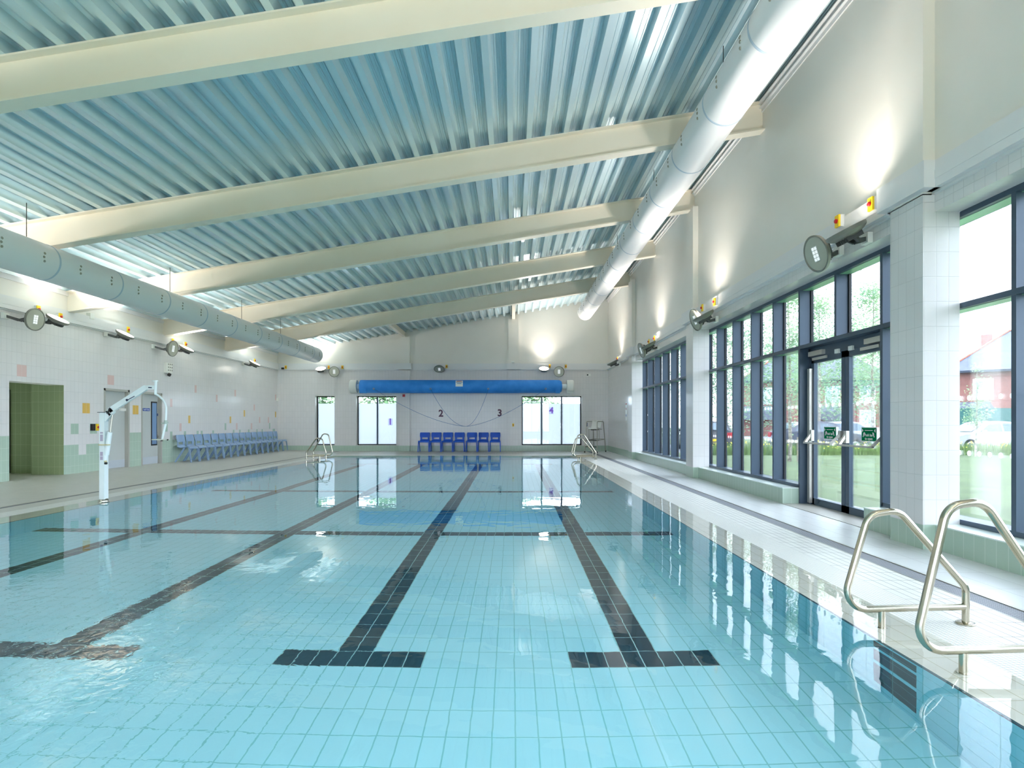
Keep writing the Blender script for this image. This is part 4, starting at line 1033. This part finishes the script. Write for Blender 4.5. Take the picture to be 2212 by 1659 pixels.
b = MB(); b.box(8, 27.45, GZ, 60, 27.6, GZ+.10); structure(b.build('trim_kerb', paving))

# tall wild grass with yellow flowers between lawn and car park
random.seed(11); b = MB()
for k in range(9000):
    x = random.uniform(8.5, 34); y = random.uniform(25.6, 27.4); h = random.uniform(.28, .62); a = random.uniform(0, PI)
    dx, dy = .022*math.cos(a), .022*math.sin(a); tx, ty = random.uniform(-.08,.08), random.uniform(-.08,.08)
    b.add([(x-dx,y-dy,GZ),(x+dx,y+dy,GZ),(x+tx,y+ty,GZ+h)], [(0,1,2)], 0)
    if k % 14 == 0: b.add([(x+tx-.03,y+ty,GZ+h),(x+tx,y+ty-.01,GZ+h-.03),(x+tx+.03,y+ty,GZ+h),(x+tx,y+ty+.01,GZ+h+.03)], [(0,1,2,3)], 1)
o = b.build('wild_grass', [mat('tall_grass', (112,138,76), .9), mat('yellow_flower', (230,214,90), .8)], fixn=False)
tag(o, 'strip of tall grass with yellow flowers along the car park edge', 'grass', kind='stuff')

# trees
leaf_m = [noise_mat('birch_leaf', (140,176,138), (184,208,166), scale=.9, rough=.7), noise_mat('dark_leaf', (126,164,134), (168,194,156), scale=.8, rough=.7)]
for m_ in leaf_m:                                       # thin leaves let part of the daylight through
    nt_ = m_.node_tree; pb_ = nt_.nodes['Principled BSDF']; pb_.inputs['Specular IOR Level'].default_value = .2
    tr_ = nt_.nodes.new('ShaderNodeBsdfTranslucent'); ms_ = nt_.nodes.new('ShaderNodeMixShader'); ms_.inputs[0].default_value = .5
    nt_.links.new(pb_.inputs['Base Color'].links[0].from_socket, tr_.inputs[0]); nt_.links.new(pb_.outputs[0], ms_.inputs[1]); nt_.links.new(tr_.outputs[0], ms_.inputs[2])
    nt_.links.new(ms_.outputs[0], nt_.nodes['Material Output'].inputs[0])
bark = noise_mat('pale_birch_bark', (188,182,170), (120,112,100), scale=9, rough=.85)
def tree_mesh(seed, h, w_, nleaf, ls, cr0, lm, slim=False):
    random.seed(seed); r = empty('birch_tree', (0,0,0))
    b = MB(); path = []; x = y = 0
    for k in range(9):
        t = k/8; path.append((x, y, h*.92*t)); x += random.uniform(-.05,.05)*h*.1; y += random.uniform(-.05,.05)*h*.1
    b.tube(path, [.075*(h/8)*(1-.85*k/8)+.006 for k in range(9)], 8)
    ends = []
    for k in range(26):
        t = random.uniform(cr0, .95); z = h*t; a = random.uniform(0, 2*PI); L_ = w_*(1-t)**.6*random.uniform(.5,1.1)*.9+.12
        p0 = Vector((x*t, y*t, z)); p1 = p0+Vector((math.cos(a)*L_, math.sin(a)*L_, L_*random.uniform(.25,.8)))
        b.cyl(p0, p1, .016*(h/8), .004, n=5); ends.append((p0, p1))
    b.build('trunk', bark, r)
    b = MB()
    for k in range(nleaf):
        p0, p1 = random.choice(ends); f = random.uniform(.15, 1.15); c = p0.lerp(p1, f)
        s_ = .13*w_*(1.2 if not slim else .8)
        c = c+Vector((random.gauss(0, s_), random.gauss(0, s_), random.gauss(-.02*h, s_)))
        a, e_ = random.uniform(0, 2*PI), random.uniform(-1, 1); L_ = ls*random.uniform(.6, 1.3)
        u = Vector((math.cos(a), math.sin(a), e_)).normalized()*L_; v_ = u.cross(Vector((random.uniform(-1,1), random.uniform(-1,1), 1))).normalized()*L_*.6
        b.add([c-u, c-v_, c+u, c+v_], [(0,1,2,3)])
    b.build('foliage', lm, r, fixn=False)
    return r
tA = tree_mesh(1, 9.5, 2.3, 4800, .07, .22, leaf_m[0]); tB = tree_mesh(2, 8.5, 3.0, 4300, .08, .12, leaf_m[1]); tC = tree_mesh(8, 6.5, 3.6, 12000, .15, .04, noise_mat('hedge_leaf', (84,116,80), (112,142,98), scale=.9, rough=.8)); tS = tree_mesh(5, 3.9, .75, 900, .05, .35, leaf_m[0], True)
TR = [(tA, 1705, 21.6, .72, 'slender white trunked birch tied to stakes on the lawn'), (tB, 1570, 33, .9, 'bushy tree behind the black car, seen past the middle pillar'),
      (tB, 1640, 36, .95, 'bushy tree across the lawn, left of the staked birch'), (tA, 1770, 34.5, .98, 'leafy birch behind the silver car, left of the door centre'),
      (tB, 1830, 36.5, .98, 'broad leafy tree behind the glazed doors'), (tA, 1885, 31, .96, 'tall birch seen through the right hand door leaf'),
      (tA, 1480, 40, .8, 'distant birch glimpsed through the far side window'), (tB, 1735, 42, 1.0, 'large tree farther back behind the staked birch'), (tB, 1900, 43, 1.05, 'large tree farther back behind the right hand door leaf'), (tS, 2107, 24.5, 1.0, 'thin young sapling in front of the brick house')]
used = set()
for t, px, Y, s_, lb in TR:
    o = t if t.name not in used else copy_tree(t); used.add(t.name)
    o.location = ((px-CX)*Y/F, Y, GZ); o.scale = (s_, s_, s_); o.rotation_euler = (0,0,random.uniform(0,6))
    tag(o, lb, 'tree', 'trees outside the side windows')
BT = [(-15.4, 45, .80, 'tree outside the leftmost back window'), (-9.7, 46, .80, 'tree outside the second back window'), (1.1, 46, .74, 'tree outside the left panes of the right back window')]
for i_, (x, y, s_, lb) in enumerate(BT):
    o = tC if i_ == 0 else copy_tree(tC); o.location = (x, y, GZ); o.scale = (s_*1.3, s_*1.3, s_*.95); o.rotation_euler = (0,0,random.uniform(0,6)); tag(o, lb, 'tree', 'trees outside the back windows')
# white yard wall and shed behind the back windows
whiteout = mat('white_render', (190,194,198), .7)
b = MB(); b.prism([(0,0),(8,0),(8,5.6),(6.5,5.6),(2.2,2.2),(0,2.2)], lambda u, v, w_: (-9.2+u, w_, GZ+v), 34, 34.3)
o = b.build('yard_shed', whiteout); tag(o, 'white shed with sloping roof edge behind the second back window', 'shed')
# timber stakes
b = MB(); p_ = wpt(1705, 1000, 21.3); q_ = wpt(1722, 1000, 21.3)
b.box(p_.x-.20, p_.y-.03, GZ, p_.x-.14, p_.y+.03, .72); b.box(q_.x, p_.y-.04, GZ, q_.x+.09, p_.y+.04, .75); b.box(p_.x-.20, p_.y-.06, .55, q_.x+.09, p_.y-.03, .66)
tag(b.build('tree_stake', mat('grey_timber', (170,160,146), .8)), 'grey timber stakes with crossbar holding the slender birch', 'stake')

# cars
def make_car(col, label, hatch=True):
    r = empty('car', (0,0,0), 0, label, 'car', 'parked cars')
    paint_ = mat(label.split()[0]+'_car_paint', col, .25, coat=.6); gl = mat('car_glass', (84,104,118), .06, spec=.9); tyre = mat('tyre', (30,30,32), .8); rim = mat('wheel_rim', (170,172,176), .3, metal=.8)
    L_, W_ = 4.25, 1.78                             # front at -x
    low = [(-2.12,.32),(-2.12,.62),(-2.02,.76),(-1.55,.88),(-1.05,.96),(1.75,1.02),(2.05,.98),(2.13,.70),(2.12,.34),(1.75,.24),(-1.8,.22)]
    b = MB(); secs = [(-W_/2,.90,.0),(-W_/2+.06,1.0,0),(W_/2-.06,1.0,0),(W_/2,.90,0)]
    P = []; n = len(low)
    for (yy, sc_, _) in ((-W_/2,.94,0),(-W_/2+.10,1.0,0),(W_/2-.10,1.0,0),(W_/2,.94,0)):
        P += [(x*(1 if sc_ == 1 else .985), yy, (z-.6)*sc_+.6) for x, z in low]
    Fc = [tuple(range(n)), tuple(reversed(range(3*n, 4*n)))]
    for s_ in range(3): Fc += [(s_*n+i, s_*n+(i+1) % n, (s_+1)*n+(i+1) % n, (s_+1)*n+i) for i in range(n)]
    b.add(P, Fc)
    # wheel arches
    b.build('body', paint_, r)
    roof = [(-1.12,.95),(-.38,1.42),(.25,1.50),(1.15,1.44),(1.98,1.00)] if hatch else [(-1.05,.95),(-.45,1.46),(.3,1.52),(1.7,1.48),(2.05,1.0)]
    def cab(off, ins, zo):
        P = []; n = len(roof)
        for yy, k in ((-W_/2+.07,0),(-W_/2+.25,1),(W_/2-.25,1),(W_/2-.07,0)):
            for x, z in roof:
                up_ = (z-.95)/.55
                P.append((x, yy+(.17*up_ if yy < 0 else -.17*up_)*(1-k), z+zo))
        return P, n
    Pc, n = cab(0,0,0); b = MB(); Fc = []
    for s_ in range(3): Fc += [(s_*n+i, s_*n+i+1, (s_+1)*n+i+1, (s_+1)*n+i) for i in range(n-1)]
    Fc += [tuple(range(n)), tuple(reversed(range(3*n, 4*n)))]
    b.add(Pc, Fc); b.build('cabin_roof', paint_, r)
    for sy in (-1, 1):
        for xa, xb_, za, zb in ((-.80,.28,1.0,1.37),(.36,1.45,1.02,1.36)):
            zt0 = 1.02 if xa < 0 else 1.38
            poly = [(xa,.99),(xb_,1.0),(xb_,1.40 if xa < 0 else 1.18),(max(xa+.55,xa) if xa < 0 else xa,1.37 if xa < 0 else 1.40)]
            if xa > 0: poly = [(xa,1.0),(xb_+.1,1.03),(xb_-.25,1.35),(xa,1.40)]
            b = MB(); b.add([(x, sy*(W_/2-.062-.17*(z-.95)/.55), z) for x, z in poly], [(0,1,2,3)])
            b.add([(x, sy*(W_/2-.085-.17*(z-.95)/.55), z) for x, z in poly], [(0,1,2,3)]); b.build('side_window', gl, r)
    b = MB(); b.quad((-1.08,-.66,.985),(-1.08,.66,.985),(-.44,.60,1.39),(-.44,-.60,1.39)); o = b.build('windscreen', gl, r, fixn=False); o.location = (-.02,0,.01)
    b = MB(); xr0, xr1 = (1.90,1.28) if hatch else (2.02,1.78); b.quad((xr0,-.64,1.06),(xr0,.64,1.06),(xr1,.58,1.40),(xr1,-.58,1.40)); o = b.build('rear_window', gl, r, fixn=False); o.location = (.03,0,.01)
    for x in (-1.32, 1.30):
        for sy in (-1, 1):
            b = MB(); b.lathe([(.31,0),(.32,.03),(.32,.19),(.31,.22)], (x, sy*(W_/2-.20) if sy > 0 else -W_/2-.02, .32), (0,1,0), 24); wl_ = b.build('wheel', tyre, r)
            b = MB(); b.lathe([(.20,0),(.18,.02)], (x, (W_/2+.022) if sy > 0 else -W_/2-.022, .32), (0,sy,0), 20); b.build('hub', rim, wl_)
    for sy in (-1, 1):
        b = MB(); b.obox((-.72, sy*(W_/2+.09), 1.02), (.06,0,0), (0,.09,0), (.0,0,.055)); b.build('wing_mirror', paint_, r)
        b = MB(); b.obox((-2.02, sy*.62, .70), (.10,0,0), (0,.17,0), (0,0,.06)); b.build('headlamp', mat('headlamp_glass', (210,214,220), .1), r)
        b = MB(); b.obox((2.06, sy*.68, .82), (.07,0,0), (0,.14,0), (0,0,.12)); b.build('tail_lamp', red_m, r)
    b = MB(); b.box(2.125,-.26,.52,2.14,.26,.64); b.build('number_plate', yel_m, r)
    for xh in (.15, 1.15):
        b = MB(); b.box(xh-.09,-W_/2-.02,.86,xh+.09,-W_/2+.02,.885); b.build('door_handle', paint_, r)
    return r
cw = make_car((176,178,182), 'white hatchback parked beyond the lawn, seen through the nearest window')
m_ = wpt(2092, 930, 28.9); cw.location = (m_.x+.72, 28.9, GZ+.004)
cs = make_car((66,70,86), 'slate grey car behind the left hand door leaf'); m_ = wpt(1800, 930, 29.0); cs.location = (m_.x-.75, 29.0, GZ+.004); cs.rotation_euler = (0,0,PI)
cw2 = make_car((170,174,180), 'pale car behind the right hand door leaf'); m_ = wpt(1868, 930, 31.6); cw2.location = (m_.x-.9, 31.6, GZ+.004); cw2.rotation_euler = (0,0,PI-.15)
ck = make_car((26,28,34), 'black car with yellow rear plate seen past the middle right pillar', False); ck.location = ((1543-CX)*28.5/F, 30.4, GZ+.004); ck.rotation_euler = (0,0,-PI/2)

# green mesh fence
b = MB(); fx0, fx1, fy = 26, 60, 39.5
r = empty('mesh_fence', (36, fy, GZ), 0, 'green screened fence in front of the brick house', 'fence')
b = MB(); b.box(fx0, fy, GZ+.05, fx1, fy+.04, 2.25); b.build('green_screen', noise_mat('green_netting', (48,98,94), (62,112,106), scale=14, rough=.8), r, world=True)
for k in range(12):
    b = MB(); x = fx0+k*3; b.box(x-.05, fy-.06, GZ, x+.05, fy, 2.3); b.build('fence_post', mat('dark_green_post', (50,90,84), .6) if k == 0 else bpy.data.materials['dark_green_post'], r, world=True)

# brick houses
brick = tile_mat('red_brick', (150,96,88), (164,132,124), pu=.22, pv=.075, ou=0, ov=0, lw=.012, rough=.85, mode='wall', var=.25, stagger=.5)
slate = noise_mat('grey_slate', (92,98,112), (108,114,126), scale=5, rough=.7)
def make_house(label, W_=13.0, D_=9.0, he=5.75, hr=9.4):
    r = empty('brick_house', (0,0,0), 0, label, 'house', 'brick houses')
    b = MB(); b.box(0,0,0,W_,D_,he); b.build('walls', brick, r)
    b = MB(); o_ = .45; y2 = D_/2; rx = 4.2
    V = [(-o_,-o_,he),(W_+o_,-o_,he),(W_+o_,D_+o_,he),(-o_,D_+o_,he),(rx,y2,hr),(W_-rx,y2,hr)]
    b.add(V, [(0,1,5,4),(2,3,4,5),(3,0,4),(1,2,5),(3,2,1,0)]); rf = b.build('roof', slate, r)
    b = MB(); b.bar((-o_,-o_,he+.05),(rx,y2,hr+.05),.16,.10); b.bar((rx,y2,hr+.05),(W_-rx,y2,hr+.05),.16,.10); b.build('ridge_tiles', mat('red_ridge_tile', (210,120,100), .7) if 'red_ridge_tile' not in bpy.data.materials else bpy.data.materials['red_ridge_tile'], rf)
    b = MB(); b.box(-o_,-o_-.05,he-.16,W_+o_,-o_+.03,he+.02); b.box(-o_-.05,-o_,he-.16,-o_+.03,D_+o_,he+.02); b.build('gutter', mat('dark_gutter', (62,68,84), .5) if 'dark_gutter' not in bpy.data.materials else bpy.data.materials['dark_gutter'], r)
    b = MB(); b.box(2.3,y2+.1,hr-2.2,3.1,y2+.8,hr-.15); b.build('chimney', brick, rf)
    wm = mat('white_window_frame', (238,240,244), .5) if 'white_window_frame' not in bpy.data.materials else bpy.data.materials['white_window_frame']
    gm = mat('house_window_glass', (196,208,220), .1) if 'house_window_glass' not in bpy.data.materials else bpy.data.materials['house_window_glass']
    for x in (1.6, 7.6, 10.6):
        for z in (3.3,) if x < 5 else (3.3, .9):
            b = MB(); b.box(x,-.05,z,x+1.35,.05,z+1.75); wf_ = b.build('window', wm, r)
            b = MB(); b.box(x+.1,-.07,z+.1,x+.62,-.045,z+1.65); b.box(x+.73,-.07,z+.1,x+1.25,-.045,z+1.65); b.build('pane', gm, wf_)
    b = MB()
    for x in (-.4, 5.6):
        b.prism([(0,2.3),(3.6,2.3),(3.1,3.15),(.5,3.15)], lambda u, v, w_: (x+u, w_, v-(.6 if w_ < -.5 else 0)), -1.3, 0)
    b.build('porch_roof', slate, r)
    return r
h1 = make_house('red brick house with hipped slate roof beyond the green fence'); h1.location = (37.3, 50, GZ); h1.rotation_euler = (0,0,-.64)
h2 = copy_tree(h1); h2.location = (24.5, 62, GZ); h2.rotation_euler = (0,0,-.45); h2['label'] = 'red brick house glimpsed between the trees behind the glazed doors'
